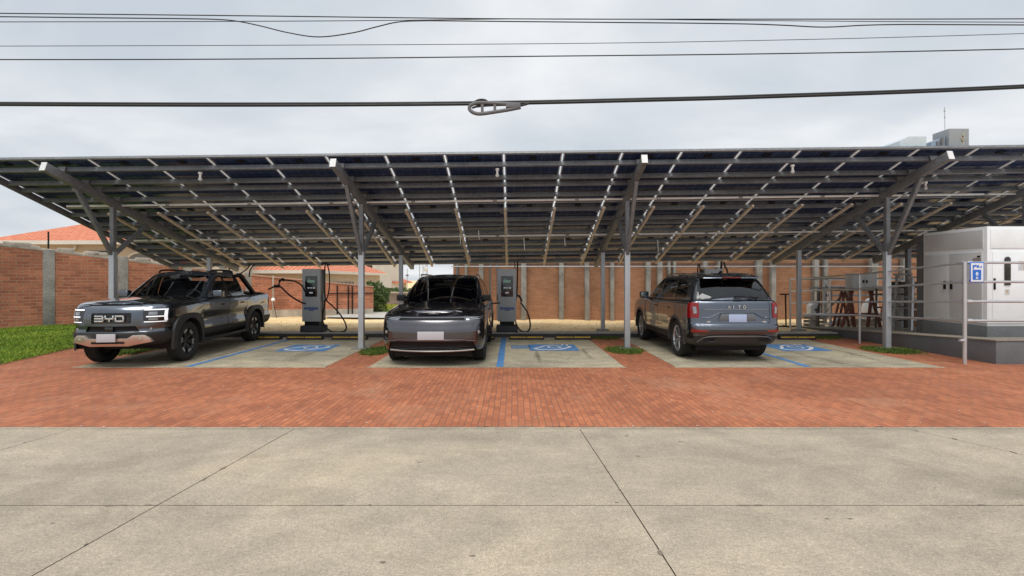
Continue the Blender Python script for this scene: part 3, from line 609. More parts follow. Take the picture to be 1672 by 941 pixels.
# cleats that hold the purlins to the beams
cl0 = None
for k in range(5):
    for y in [9.61, 10.10, 10.38, 10.83, 11.54, 12.05, 12.32, 12.79, 13.51, 13.88, 14.3, 14.94]:
        y *= SC
        if cl0 is None:
            m_ = MB(); m_.box(-.075, .075, -.045, -.03, 0, .10); m_.box(-.075, .075, -.045, .0, .0, .008); m_.cyl((.045, -.052, .05), (.045, -.045, .05), .012, 6); m_.cyl((-.045, -.052, .05), (-.045, -.045, .05), .012, 6); c_ = cl0 = m_.build('cleat', 'galv', car)
        else: c_ = cl0.copy(); COL.objects.link(c_)
        c_.parent = car; c_.rotation_euler = (-ANG, 0, 0); c_.location = (xat(k, y), y-11.2, zr(y)+.09+SL*xat(k, y))
# panels: three rows of 21, each a frame and a sheet of cells
rows = [(9.80, 11.884), (11.888, 13.972), (13.976, 16.06)]
mtx = Matrix.Rotation(-ANG, 4, 'X')
PL = (rows[0][1]-rows[0][0])/math.cos(ANG); PW = PITCH-.034
fm = MB(); t_ = .030; fw_ = .024
for x0, x1, y0, y1 in ((0, PW, 0, fw_), (0, PW, PL-fw_, PL), (0, fw_, fw_, PL-fw_), (PW-fw_, PW, fw_, PL-fw_)): fm.box(x0, x1, y0, y1, 0, t_)
cm = MB(); cm.box(fw_, PW-fw_, fw_, PL-fw_, .014, .024)
first = None
for ri, (ya, yb) in enumerate(rows):
    for ci in range(NC):
        if first is None:
            pn = fm.build('solar_panel', 'alu', fix=True); ce = cm.build('cell_sheet', 'cells', pn); jb = MB(); jb.box(PW/2-.07, PW/2+.07, .12, .22, .0, .0135); jb.build('junction_box', 'black', pn); first = pn
        else: pn = copy_tree(first)
        pn.parent = car; pn.rotation_euler = (-ANG, -math.atan(SL), 0); pn.location = Vector((XL+.017+ci*PITCH, ya-11.2, zr(ya)+SL*(XL+ci*PITCH)))+NV*.240
for xe in (XL+.012, XE-.012):
    ya, yb = 9.83, 16.0; o_ = NV*.150; m_ = MB(); m_.beam(Vector((xe, ya, zr(ya)+SL*xe))+o_, Vector((xe, yb, zr(yb)+SL*xe))+o_, .03, .15, up=NV); here(m_.build('edge_beam', 'purlin', bevel=.004))
y_ = 9.775; o_ = NV*.252; m_ = MB(); m_.beam(Vector((XL, y_, zr(y_)+SL*XL))+o_, Vector((XE, y_, zr(y_)+SL*XE))+o_, .03, .05, up=NV); here(m_.build('edge_trim', 'rafter'))
# gutters under the seams of the two rear rows
for ci in range(1, NC):
    x_ = XL+ci*PITCH; m_ = MB(); ya, yb = 11.32*SC, 15.05*SC
    dxx = .0
    m_.beam((x_, ya, zr(ya)+.06+SL*x_), (x_, yb, zr(yb)+.06+SL*x_), .062, .05, up=NV); g_ = here(m_.build('gutter', 'gutter', bevel=.004))
    for yy in (11.6, 12.4, 13.1, 13.7, 14.4):
        m_ = MB(); m_.beam((x_-.05, yy*SC, zr(yy*SC)+.09+SL*x_), (x_-.13, yy*SC+.12, zr(yy*SC)+.105+SL*x_), .02, .02); m_.build('bracket', 'alu', g_)
for yy in (11.39, 13.39):
    m_ = MB(); m_.tube([(XL+.6, yy, zr(yy)+.045+SL*XL), (XE-.6, yy, zr(yy)+.045+SL*XE)], .027, 8); here(m_.build('conduit', 'conduit'))
    cdt = [o for o in kids(car) if o.name.startswith('conduit')][-1]
    for q in np.arange(XL+1, XE-1, 1.9):
        m_ = MB(); m_.tube([(q, yy, zr(yy)+.045+SL*q), (q+.09, yy, zr(yy)+.045+SL*q)], .035, 8); m_.build('conduit_sleeve', 'galv', cdt)
m_ = MB()
for x_, yy, ln in ((-1.42, 12.8*SC, .25), (.33, 13.05*SC, .3), (1.46, 13.05*SC, .2), (4.1, 13.2*SC, .3), (-.9, 12.6*SC, .2)): m_.tube([(x_, yy, zr(yy)+.09), (x_+.02, yy, zr(yy)-ln+.05)], .012, 5)
here(m_.build('hanging_wires', 'alu'))
# small lamps hanging from the front purlin
for xp, yp, lab in ((327, 283, 'small white lamp under the front edge of the solar roof above the pickup'), (812, 281, 'small white lamp under the front edge of the solar roof above the middle charger'),
                    (1294, 274, 'small white lamp under the front edge of the solar roof above the rear facing car'), (1511, 290, 'white camera like lamp hanging beside the right roof beam')):
    d = 9.68*SC if yp < 288 else 10.4*SC; z = zr(d)+.075+SL*px(xp, d)
    h = empty('hanging_lamp', (px(xp, d), d, z)); h.scale = (.8, .8, .8); tag(h, lab, 'lamp')
    m_ = MB(); m_.lathe([(.001, .02), (.05, .02), (.05, -.02), (.028, -.04), (.028, -.11), (.001, -.11)], 'z', (0, 0, 0), 12); m_.build('socket', 'conduit', h, smooth=True)
    m_ = MB(); m_.lathe([(.02, -.10), (.045, -.13), (.05, -.165), (.03, -.20), (.001, -.205)], 'z', (0, 0, 0), 12); m_.build('bulb', 'grey_enamel', h, smooth=True)

# ================================================================ CHARGERS
def stroke_text(mb, word, x, y, z, hgt, wid, gap, t, depth=.004, slant=0):
    """block letters made of bars, in the x-z plane facing -y"""
    G = {'B': [((1, 0), (0, 0)), ((1, .5), (0, .5)), ((1, 1), (0, 1)), ((1, 0), (1, 1))], 'Y': [((0, 1), (0, .55)), ((1, 1), (1, .55)), ((0, .5), (1, .5)), ((.5, .5), (.5, 0))],
         'D': [((0, 1), (1, 1)), ((0, 0), (1, 0)), ((1, 0), (1, 1)), ((0, 0), (0, .62))], 'A': [((0, 0), (.5, 1)), ((1, 0), (.5, 1)), ((.25, .35), (.75, .35))], 'I': [((.5, 0), (.5, 1))],
         'T': [((0, 1), (1, 1)), ((.5, 0), (.5, 1))], 'O': [((0, 0), (1, 0)), ((1, 0), (1, 1)), ((1, 1), (0, 1)), ((0, 1), (0, 0))]}
    for k_, ch in enumerate(word):
        ox = x+k_*(wid+gap)
        for (a, b_), (c_, d_) in G[ch]:
            p0, p1 = Vector((ox+a*wid, y, z+b_*hgt)), Vector((ox+c_*wid, y, z+d_*hgt)); dd = (p1-p0).normalized()*t/2
            mb.beam(p0-dd, p1+dd, t, depth*2, up=(0, 1, 0))
screen_on = emit('screen_text', (.25, .42, .33), .06); screen_dim = emit('screen_label', (.55, .6, .65), .12)
def charger(x, y, label, cables):
    h = empty('charging_station', (x, y, .12)); tag(h, label, 'charging station')
    m_ = MB(); m_.box(-.30, .30, -.20, .28, 0, .19); m_.build('pedestal', plain('pedestal_grey', (.055, .055, .06), .7, fine=40) if 'pedestal_grey' not in bpy.data.materials else bpy.data.materials['pedestal_grey'], h, bevel=.03)
    m_ = MB(); m_.box(-.20, .20, -.12, .20, .19, .30); m_.build('neck', 'black', h)
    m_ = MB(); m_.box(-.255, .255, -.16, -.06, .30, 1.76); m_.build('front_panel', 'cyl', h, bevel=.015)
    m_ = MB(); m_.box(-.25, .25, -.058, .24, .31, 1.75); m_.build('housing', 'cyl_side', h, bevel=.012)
    m_ = MB(); m_.box(-.165, .165, -.172, -.158, .99, 1.56); s_ = m_.build('screen', 'gloss_black', h, bevel=.006)
    m_ = MB(); m_.box(-.10, .10, -.176, -.173, 1.38, 1.45); m_.box(-.09, -.02, -.176, -.173, 1.47, 1.49); m_.build('display', screen_on, s_)
    m_ = MB()
    for x0, x1, z0, z1 in ((-.10, -.04, 1.22, 1.25), (-.02, .03, 1.22, 1.25), (.05, .11, 1.215, 1.255), (-.05, .05, 1.08, 1.12)): m_.box(x0, x1, -.176, -.173, z0, z1)
    m_.build('screen_icons', screen_dim, s_)
    m_ = MB()
    for q, (x0, x1) in enumerate(((-.19, -.12), (-.10, -.06), (-.045, 0), (.012, .05), (.062, .10), (.112, .135), (.15, .19))): m_.box(x0, x1, -.166, -.1605, .645, .70)
    m_.box(-.19, .19, -.166, -.1605, .63, .64); m_.box(-.06, .07, -.166, -.1605, .60, .622); m_.build('blue_lettering', plain('blue_lettering', (.02, .07, .26), .5), h)
    for sx in (-1, 1):
        m_ = MB(); m_.box(sx*.255-.035*(sx < 0), sx*.255+.035*(sx > 0), -.01, .10, .86, 1.06); m_.build('plug_holder', 'cyl', h, bevel=.01)
    for cpts, r_, nm in cables:
        m_ = MB(); m_.tube(catmull([Vector(p)-Vector((x, y, .12)) for p in cpts], 9), r_, 8); m_.build(nm, 'cable', h, smooth=True)
    return h
YC = 13.72
def C(xp, yp, d=YC): return P(xp, yp, d)
c1 = charger(px(512, YC), YC, 'grey charging station behind the pickup with cable looping down from the roof', [
    ([C(531, 430), C(530, 445), C(529.5, 470), C(531, 490), C(528, 508), C(526.5, 522), C(531, 533), C(540, 541), C(549, 542.3), C(557, 542.2), C(563.5, 540), C(565.5, 534), C(562, 524), C(554, 512), C(543, 500), C(534, 492), C(532, 488)], .021, 'charging_cable'),
    ([C(534, 431), C(537, 442), C(538, 455), C(537.5, 470), C(535.5, 482), C(532.5, 490), C(529, 492, 13.6)], .018, 'charging_cable'),
    ([C(499, 496, 13.55), C(492, 494, 13.5), C(478, 486, 13.4), C(468, 478, 13.4), C(460, 470, 13.4), C(454, 466.5, 13.4), C(446, 469, 13.4), C(438, 473, 13.3)], .022, 'charging_cable'),
    ([C(455, 466, 13.4), C(457.5, 459, 13.4), C(462, 457.5, 13.4), C(470, 458, 13.4), C(482, 460, 13.45), C(491, 465, 13.5), C(497, 474, 13.55), C(500, 482, 13.6)], .020, 'charging_cable'),
    ([C(525, 432), C(531, 430.5), C(538, 433)], .022, 'cable_hanger')])
m_ = MB(); q = c1.location; a = C(453, 467, 13.4)-q; m_.box(a.x-.09, a.x+.07, a.y-.04, a.y+.04, a.z-.05, a.z+.03); m_.build('charging_plug', 'black', c1, bevel=.02)
a = C(459, 457.5, 13.4)-q; m_ = MB(); m_.tube(catmull([a+Vector((-.06, 0, -.03)), a, a+Vector((.05, 0, .03)), a+Vector((.08, 0, -.03))], 4), .03, 8); m_.build('charging_plug', 'black', c1, smooth=True)
c2 = charger(px(828, YC), YC, 'grey charging station beside the black SUV with cable looping on its right', [
    ([C(845, 426), C(845, 445), C(844.5, 468), C(843.5, 483), C(841, 492), C(840.5, 510), C(842, 526), C(847, 537), C(854, 542), C(862, 541), C(865.5, 534), C(865, 524), C(861, 510), C(855, 501), C(850, 494)], .021, 'charging_cable'),
    ([C(841, 484), C(846, 483), C(850, 487), C(852, 493)], .028, 'charging_cable'),
    ([C(806, 495.5, 13.4), C(812, 495.2, 13.5), C(817, 494, 13.6)], .02, 'charging_cable'),
    ([C(840, 425), C(841, 440), C(840, 447)], .014, 'charging_cable')])
c3 = charger(px(1162, YC), YC, 'grey charging station mostly hidden behind the rear facing grey car', [
    ([C(1178, 427), C(1177.5, 440), C(1176.5, 455), C(1176, 490), C(1178, 530)], .03, 'charging_cable'),
    ([C(1182, 428), C(1184, 436), C(1187, 441), C(1188, 455), C(1187, 500), C(1180, 538)], .024, 'charging_cable'),
    ([C(1139, 449), C(1139.5, 436), C(1141.5, 432), C(1143, 438), C(1143, 449)], .018, 'charging_cable')])
# ================================================================ WHEEL STOPS
stop0 = None
for x0, x1, lab in ((-6.95, -6.08, 'black and yellow wheel stop just behind the rear wheel of the pickup'), (-5.92, -4.98, 'black and yellow wheel stop in front of the left charger'),
                    (-4.74, -3.81, 'black and yellow wheel stop partly behind the steel post right of the left charger'), (-1.4, -.46, 'black and yellow wheel stop almost hidden behind the black SUV'),
                    (-.08, .84, 'black and yellow wheel stop in front of the middle charger'), (1.13, 2.09, 'black and yellow wheel stop right of the middle charger with bare bay before it'),
                    (7.03, 7.98, 'black and yellow wheel stop right of the rear facing car near the railing')):
    h = empty('wheel_stop', ((x0+x1)/2, 12.92, .008)); w_ = (x1-x0)/2; tag(h, lab, 'wheel stop', 'black and yellow wheel stops at the end of the bays')
    m_ = MB(); m_.prism([(-.075, 0), (.075, 0), (.055, .085), (.03, .105), (-.03, .105), (-.055, .085)], 0, -w_, w_); b_ = m_.build('block', 'rubber', h, bevel=.008)
    m_ = MB()
    for a, c_ in ((-w_+.03, -w_*.02), (w_*.02, w_-.03)): m_.add([(a, -.0675, .046), (c_, -.0675, .046), (c_, -.0585, .080), (a, -.0585, .080)], [(0, 1, 2, 3)])
    m_.build('reflective_strip', 'yellow', h)
# ================================================================ BATTERY CABINET, PLATFORM, RAILING
pf = empty('platform', (9.05, 9.16, 0)); tag(pf, 'dark grey concrete platform with a sloping top under the white battery cabinet', 'platform')
m_ = MB(); zt = lambda y: .435-.055*y
m_.add([(0, 0, -.05), (9, 0, -.05), (9, 6.2, -.05), (0, 6.2, -.05), (0, 0, zt(0)), (9, 0, zt(0)), (9, 6.2, zt(6.2)), (0, 6.2, zt(6.2))], [(0, 3, 2, 1), (4, 5, 6, 7), (0, 1, 5, 4), (1, 2, 6, 5), (2, 3, 7, 6), (3, 0, 4, 7)])
m_.build('base', 'plinth', pf, bevel=.01)
m_ = MB(); m_.add([(-.015, -.015, zt(0)+.001), (9, -.015, zt(0)+.001), (9, 6.2, zt(6.2)+.001), (-.015, 6.2, zt(6.2)+.001), (-.015, -.015, zt(0)+.02), (9, -.015, zt(0)+.02), (9, 6.2, zt(6.2)+.02), (-.015, 6.2, zt(6.2)+.02)], [(0, 3, 2, 1), (4, 5, 6, 7), (0, 1, 5, 4), (1, 2, 6, 5), (2, 3, 7, 6), (3, 0, 4, 7)]); m_.build('screed', 'plinth_top', pf)
bc = empty('battery_cabinet', (9.68, 9.98, .25)); tag(bc, 'tall white metal battery storage cabinet with black handles on a grey plinth', 'cabinet')
ZB = .40; H = 2.42; Wd = 3.0; Dp = 1.55
m_ = MB(); m_.box(-.02, Wd+.02, -.02, Dp+.02, 0, ZB-.015); m_.build('plinth', 'plinth', bc, bevel=.012)
m_ = MB(); m_.box(0, Wd, 0, Dp, ZB+.035, H); m_.build('body', 'white', bc, bevel=.02)
m_ = MB()
m_.box(.015, Wd-.02, .015, Dp-.02, ZB-.014, ZB+.034)
m_.build('skid', 'grey_enamel', bc)
ZS = 1.93
def pan(side, a, b_, z0, z1, mat='white', nm='door'):
    m_ = MB(); t_ = .014
    if side == 'l': m_.box(-t_, .004, a, b_, z0, z1)
    else: m_.box(a, b_, -t_, .004, z0, z1)
    return m_.build(nm, mat, bc, bevel=.008)
dl1 = pan('l', .10, .86, ZB+.08, ZS-.03, 'grey_enamel'); dl2 = pan('l', .88, Dp-.05, ZB+.08, ZS-.03, 'grey_enamel'); pan('l', .08, Dp-.05, ZS+.05, H-.06, 'house_grey' if 0 else 'grey_enamel', 'vent_panel')  # grey on this side of the white cabinet is painted-in shade
df1 = pan('f', .10, .93, ZB+.08, ZS-.02, 'white'); df2 = pan('f', .95, 1.9, ZB+.08, ZS-.02, 'white'); pan('f', .06, Wd-.06, ZS+.04, H-.05, 'white', 'top_panel')
for yy in (.79, .95): m_ = MB(); m_.box(-.045, -.0145, yy-.022, yy+.022, 1.12, 1.30); m_.build('handle', 'black', dl1 if yy < .87 else dl2, bevel=.008)
m_ = MB(); m_.box(.11, .15, -.03, -.0145, 1.13, 1.36); m_.build('latch', 'black', df1, bevel=.006)
m_ = MB(); m_.prism([(.33, 1.22), (.45, 1.22), (.45, 1.72)]+[(.39+.06*math.cos(a), 1.74+.06*math.sin(a)) for a in [math.pi*q/8 for q in range(9)]]+[(.33, 1.72)], 1, -.035, -.0145); m_.build('handle', 'gloss_black', df1, bevel=.006)
m_ = MB(); m_.box(.62, .80, -.017, -.0145, 1.52, 1.66); m_.build('label', 'white_paint', df1)
m_ = MB(); m_.box(.63, .79, -.0185, -.0172, 1.67, 1.71); m_.box(.72, .79, -.0185, -.0172, 1.56, 1.62); m_.build('warning_mark', plain('amber_mark', (.62, .40, .10), .5), df1)
m_ = MB(); m_.box(.34, .44, -.017, -.0145, 1.02, 1.14); m_.build('label', 'grey_enamel', df1)
m_ = MB(); m_.lathe([(.001, -.019), (.022, -.019), (.022, -.0172)], 'y', (.39, 0, 1.09), 12); m_.build('stamp', plain('brass_mark', (.45, .36, .15), .5), df1)
m_ = MB(); m_.box(-.0175, -.0145, .12, .30, 1.66, 1.78); m_.build('label', 'mortar', dl1)
m_ = MB(); m_.box(-.019, -.0177, .13, .20, 1.79, 1.83); m_.box(-.019, -.0177, .13, .29, 1.62, 1.64); m_.build('label_print', 'dark_window', dl1)
m_ = MB(); m_.box(9.74, 10.0, 11.62, 11.8, -.0, 2.5); tag(m_.build('steel_column', 'house_grey', bevel=.01), 'dark grey square steel column standing close behind the white battery cabinet', 'column')
# railing: corner post, a run to the right and a run back to the left
rl = empty('railing', (8.5, 9.2, 0)); tag(rl, 'grey pipe railing with four rails around the battery platform', 'railing')
PTS = [(8.5, 9.2, 1.92), (8.62, 12.15, 1.73), (8.63, 15.2, 1.60)]
rz = {0: (1.9, 1.54, 1.17, .81), 1: (1.71, 1.36, 1.03, .70), 2: (1.585, 1.22, .86, .49)}
def rp(k, z): x, y, _ = PTS[k]; return Vector((x-8.5, y-9.2, z))
for k in range(3):
    m_ = MB(); m_.tube([rp(k, 0), rp(k, PTS[k][2])], .034 if k == 0 else .028, 10); m_.build('post', 'rail', rl, smooth=True)
for i in range(4):
    for k in range(2): m_ = MB(); m_.tube([rp(k, rz[k][i]), rp(k+1, rz[k+1][i])], .023, 8); m_.build('rail', 'rail', rl, smooth=True)
    m_ = MB(); m_.tube([rp(0, rz[0][i]), rp(0, rz[0][i])+Vector((6.2, 0, 0))], .024, 8); m_.build('rail', 'rail', rl, smooth=True)
    m_ = MB(); m_.tube([rp(2, rz[2][i]), rp(2, rz[2][i]+.03)+Vector((1.35, .1, 0)), rp(2, rz[2][i]+.03)+Vector((3.6, .1, 0))], .023, 8); m_.build('rail', 'rail', rl, smooth=True)
m_ = MB(); m_.tube([rp(0, .44), rp(0, .44)+Vector((-.1, 0, 0)), ], .03, 8); m_.build('clamp', 'rail', rl)
for i in range(4):
    m_ = MB(); q = rp(0, rz[0][i]); m_.tube([q+Vector((.03, 0, 0)), q+Vector((.13, 0, 0))], .037, 8); m_.tube([q+Vector((0, .03, 0)), q+Vector((0, .13, 0))], .037, 8); m_.build('clamp', 'rail', rl, smooth=True)
for dx_ in (1.3, 3.5): m_ = MB(); m_.tube([rp(2, 0)+Vector((dx_, .1, 0)), rp(2, 1.62)+Vector((dx_, .1, 0))], .028, 8); m_.build('post', 'rail', rl, smooth=True)
m_ = MB(); m_.tube([Vector((5.6, 0, 0)), Vector((5.6, 0, 1.92))], .034, 10); m_.build('post', 'rail', rl, smooth=True)
# sign on the railing
sg = empty('sign', (px(1594.5, 9.15), 9.14, pz(461.5, 9.15))); tag(sg, 'small white sign with blue border and blue pictogram on the pipe railing', 'sign')
hw = px(1606, 9.15)-px(1594.5, 9.15); hh = pz(428, 9.15)-pz(461.5, 9.15)
blue_s = plain('sign_blue', (.02, .15, .62), .4, var=.05); white_s = plain('sign_white', (.80, .82, .84), .4, var=.04)
m_ = MB(); m_.box(-hw, hw, 0, .006, 0, hh); m_.build('border', blue_s, sg, bevel=.004)
m_ = MB(); m_.box(-hw+.016, hw-.016, -.004, -.001, .016, hh-.02); m_.build('plate', white_s, sg)
m_ = MB(); m_.box(-hw+.045, hw-.06, -.007, -.0045, .05, hh*.62); m_.build('pictogram_field', blue_s, sg)
m_ = MB(); zz_ = hh*.72
for x0, x1, a, b_ in ((-.085, -.065, -.03, .05), (-.062, -.045, .01, .05), (-.04, -.02, .02, .055), (-.012, .01, .0, .05), (.016, .035, .0, .045), (.045, .055, .0, .012), (.062, .085, .0, .028)): m_.box(x0, x1, -.007, -.0045, zz_+a, zz_+b_)
m_.build('blue_lettering', blue_s, sg)
m_ = MB(); zc = hh*.42
m_.prism([(-.007+.026*math.cos(a)*(1-.35*max(0, math.sin(a))), zc+.036*math.sin(a)) for a in [2*math.pi*q/16 for q in range(16)]], 1, -.010, -.0075)
m_.prism([(-.007+.022*math.cos(a), zc-.075+.022*math.sin(a)) for a in [2*math.pi*q/16 for q in range(16)]], 1, -.010, -.0075); m_.build('pictogram', white_s, sg)
m_ = MB(); m_.prism([(-.013, zc-.02), (.003, zc-.02), (-.003, zc+.005)], 1, -.0125, -.0102); m_.box(-.015, .003, -.0125, -.0102, zc-.08, zc-.068); m_.build('pictogram_detail', blue_s, sg)
# ================================================================ CLUTTER BEHIND THE RAILING
red = plain('red_ladder_fibreglass', (.17, .045, .028), .5, var=.2)
old = plain('old_grey_wood', (.46, .46, .45), .8, var=.25, scale=6, fine=30)
def stepladder(x, y, z0, hgt, spread, wid, mat, label, rungs=4, top=True, rot=0):
    h = empty('stepladder', (x, y, z0), rot); tag(h, label, 'ladder')
    for sy, nm in ((-1, 'front_frame'), (1, 'rear_frame')):
        m_ = MB()
        for sx in (-1, 1): m_.beam((sx*wid/2+sy*spread, sy*.12, 0), (sx*wid*.36, sy*.02, hgt), .04, .055)
        m_.build(nm+'_rails' if 0 else 'side_rail', mat, h)
        for q in range(1, rungs+1):
            m_ = MB(); t = q/(rungs+1); w_ = wid*(.5-.14*t); m_.box(-w_+sy*spread*(1-t), w_+sy*spread*(1-t), sy*(.12-.1*t)-.04, sy*(.12-.1*t)+.04, hgt*t-.012, hgt*t+.012); m_.build('step', mat if mat is not red else 'galv', h)
    if top: m_ = MB(); m_.box(-wid*.42, wid*.42, -.1, .1, hgt, hgt+.05); m_.build('top_step', mat, h, bevel=.008)
    return h
stepladder(px(1377, 15.6), 15.6, .07, 1.22, .34, .16, red, 'red step ladder left of the grey electrical box', 3)
stepladder(px(1452, 16.2), 16.2, .07, 1.1, .3, .3, red, 'red step ladder half hidden right of the carport post', 3)
stepladder(px(1474, 13.3), 13.3, .22, 1.48, .14, .46, old, 'old grey wooden step ladder standing on the platform near the cabinet', 4)
stepladder(px(1498, 13.0), 13.0, .24, 1.38, .12, .40, 'rail', 'pale grey metal step ladder closest to the battery cabinet', 4, True, .2)
# trestle with the electrical box on it
tr = empty('trestle', (px(1408, 14.9), 14.9, .09)); tag(tr, 'dark red trestle stand carrying the grey electrical box', 'trestle')
for sx in (-1, 1):
    m_ = MB(); m_.beam((sx*.40-.24, 0, 0), (sx*.30, 0, 1.16), .06, .07); m_.build('leg', red, tr); m_ = MB(); m_.beam((sx*.40+.24, .1, 0), (sx*.30, .1, 1.16), .06, .07); m_.build('leg', red, tr)
m_ = MB(); m_.box(-.5, .5, -.14, .2, 1.16, 1.22); m_.build('plank', old, tr)
m_ = MB(); m_.box(-.4, .4, -.02, .06, .42, .48); m_.build('stretcher', red, tr)
eb = empty('electrical_box', (px(1408, 14.9), 14.9, 1.312)); tag(eb, 'pale grey two door electrical box resting on the red trestle', 'electrical box')
m_ = MB(); m_.box(-.37, .37, -.1, .22, 0, .46); m_.build('body', 'grey_enamel', eb, bevel=.01)
for sx in (-1, 1):
    m_ = MB(); m_.box(min(sx*.006, sx*.36), max(sx*.006, sx*.36), -.114, -.101, .015, .445); d_ = m_.build('door', 'grey_enamel', eb, bevel=.005)
    m_ = MB(); m_.box(sx*.05-.022, sx*.05+.022, -.13, -.115, .17, .26); m_.build('lock', 'black', d_)
# steel bench frame behind the box
fr = empty('steel_frame', (px(1380, 16.8), 16.8, .06)); tag(fr, 'grey steel shelf frame standing between the ladders and the brick building', 'frame')
for x_ in (-.7, 1.9): m_ = MB(); m_.box(x_-.05, x_+.05, -.05, .05, 0, 1.55); m_.build('leg', 'galv', fr)
for z in (.95, 1.25, 1.5): m_ = MB(); m_.box(-.7, 2.3, -.05, .06, z, z+.07); m_.build('rail', 'galv', fr)
fr = empty('steel_frame', (px(1360, 15.7), 15.9, .06)); tag(fr, 'low grey scaffold frame with crossed braces behind the red step ladder', 'frame')
for x_ in (-.55, .05, .6): m_ = MB(); m_.beam((x_, 0, 0), (x_+.02, 0, 1.3), .05, .05); m_.build('leg', old, fr)
for z in (.3, .8, 1.25): m_ = MB(); m_.beam((-.6, .05, z), (.65, .05, z+.02), .045, .045); m_.build('rail', 'galv', fr)
m_ = MB(); m_.beam((-.5, -.04, .1), (.55, -.04, 1.2), .03, .04); m_.build('brace', 'galv', fr)
fr = empty('steel_frame', (px(1462, 14.3), 14.4, .15)); tag(fr, 'rusty brown welded frame crowded between the carport post and the wooden step ladder', 'frame')
rust = plain('brown_rusty_steel', (.13, .075, .05), .8, var=.35)
for x_ in (-.5, -.1, .35, .6): m_ = MB(); m_.beam((x_, 0, 0), (x_+.1, .1, 1.2), .045, .05); m_.build('leg', rust, fr)
for z in (.25, .62, 1.0, 1.2): m_ = MB(); m_.beam((-.55, 0, z), (.75, .1, z), .05, .05); m_.build('rail', rust, fr)
ps = empty('plank_stack', (px(1395, 16.2), 16.2, .06)); tag(ps, 'stack of weathered grey planks lying on the ground behind the trestle', 'planks')
for k_ in range(4): m_ = MB(); m_.box(-.9+.1*k_, .8-.07*k_, -.15, .15, .06*k_, .06*k_+.05); m_.build('plank', old, ps)
jc = empty('white_container', (px(1329, 15.9), 15.9, .40)); tag(jc, 'white plastic container with dark print on a wooden crate behind the railing', 'container')
m_ = MB(); m_.prism([(-.17, 0), (.15, 0), (.18, .25), (.12, .40), (-.1, .42), (-.18, .34)], 1, -.12, .12); m_.build('body', 'white', jc, bevel=.03)
m_ = MB()
for q in range(3): m_.box(-.05+q*.045, -.018+q*.045, -.124, -.1205, .17, .24)
m_.build('print', 'dark_window', jc)
m_ = MB(); m_.cyl((.06, -.13, .05), (.06, -.20, .03), .035); m_.build('tap', 'black', jc)
cr_ = empty('crate', (px(1329, 15.9), 15.9, .06)); tag(cr_, 'low dark wooden crate under the white container', 'crate')
m_ = MB()
for z in (0, .12, .24): m_.box(-.25, .25, -.16, -.13, z, z+.09); m_.box(-.25, .25, .13, .16, z, z+.09)
m_.box(-.25, .25, -.16, .16, .3301, .339); m_.build('slats', old, cr_)
b2_ = empty('plastic_sheet', (px(1421, 17), 17, .08)); tag(b2_, 'white crumpled plastic sack behind the red trestle', 'sack')
m_ = MB(); m_.lathe([(.001, 0), (.22, .02), (.27, .2), (.24, .42), (.12, .62), (.05, .66), (.001, .66)], 'z', (0, 0, .2), 12); m_.build('sack', 'white', b2_, smooth=True)
m_ = MB(); m_.box(-.3, .3, -.2, .2, 0, .2); m_.build('pallet_block', old, b2_)
pl = MB(); pl.beam((px(1335, 15.3), 15.3, .08), (px(1346, 15.9), 16.2, 1.25), .14, .04, up=(1, 0, 0)); tag(pl.build('leaning_plank', plain('dark_plank', (.06, .05, .042), .85)), 'dark plank leaning beside the white container behind the railing', 'plank')
st = empty('tripod_stand', (px(1283.5, 15.6), 15.6, .075)); tag(st, 'thin black pole stand with a flat base left of the railing end', 'stand')
m_ = MB(); m_.cyl((0, 0, 0), (-.02, 0, 1.03), .022); m_.build('pole', 'black', st)
m_ = MB(); m_.tube([(-.35, 0, .02), (.5, 0, .02)], .025, 6); m_.tube([(0, -.2, .02), (0, .2, .02)], .025, 6); m_.build('base', 'black', st)
m_ = MB(); m_.tube([(-.2, 0, 1.04), (.08, 0, 1.04)], .022, 6); m_.build('crossbar', 'black', st)
# dark bench and brush pile close to the cabinet
wb = empty('workbench', (px(1496, 15.0), 15.0, .12)); tag(wb, 'dark wooden workbench with a thick top behind the step ladders', 'workbench')
m_ = MB(); m_.box(-.75, .95, -.35, .35, 1.25, 1.40); m_.build('top', plain('dark_timber', (.075, .055, .04), .85, fine=30), wb, bevel=.01)
for sx in (-.65, .85): m_ = MB(); m_.box(sx-.07, sx+.07, -.3, .3, 0, 1.25); m_.build('leg', old, wb)
m_ = MB(); m_.box(-.55, .75, .1, .3, .0, .9); m_.build('back_panel', plain('rust_panel', (.25, .11, .06), .85, var=.4), wb)
# ================================================================ CHARGING BAY CLUTTER ON THE LEFT
hb = empty('bracket_lamp', P(364, 437, 15.4)); tag(hb, 'small white camera with dark wires hanging from the roof edge above the pickup', 'camera')
m_ = MB(); m_.box(-.10, .10, -.06, .06, -.05, .05); m_.build('body', 'white', hb, bevel=.02)
m_ = MB(); m_.tube([(0, 0, .05), (.0, .02, .14)], .02, 6); m_.build('mount', 'galv', hb)
m_ = MB()
for pts in (((.18, 0, .1), (.2, 0, -.1), (.2, 0, -.28)), ((.85, 0, .1), (.75, 0, -.05), (.5, 0, -.22), (.3, 0, -.33)), ((1.0, 0, .1), (.86, 0, -.08), (.83, 0, -.3))): m_.tube(catmull([Vector(q) for q in pts], 6), .02, 6)
m_.build('wires', 'black', hb)
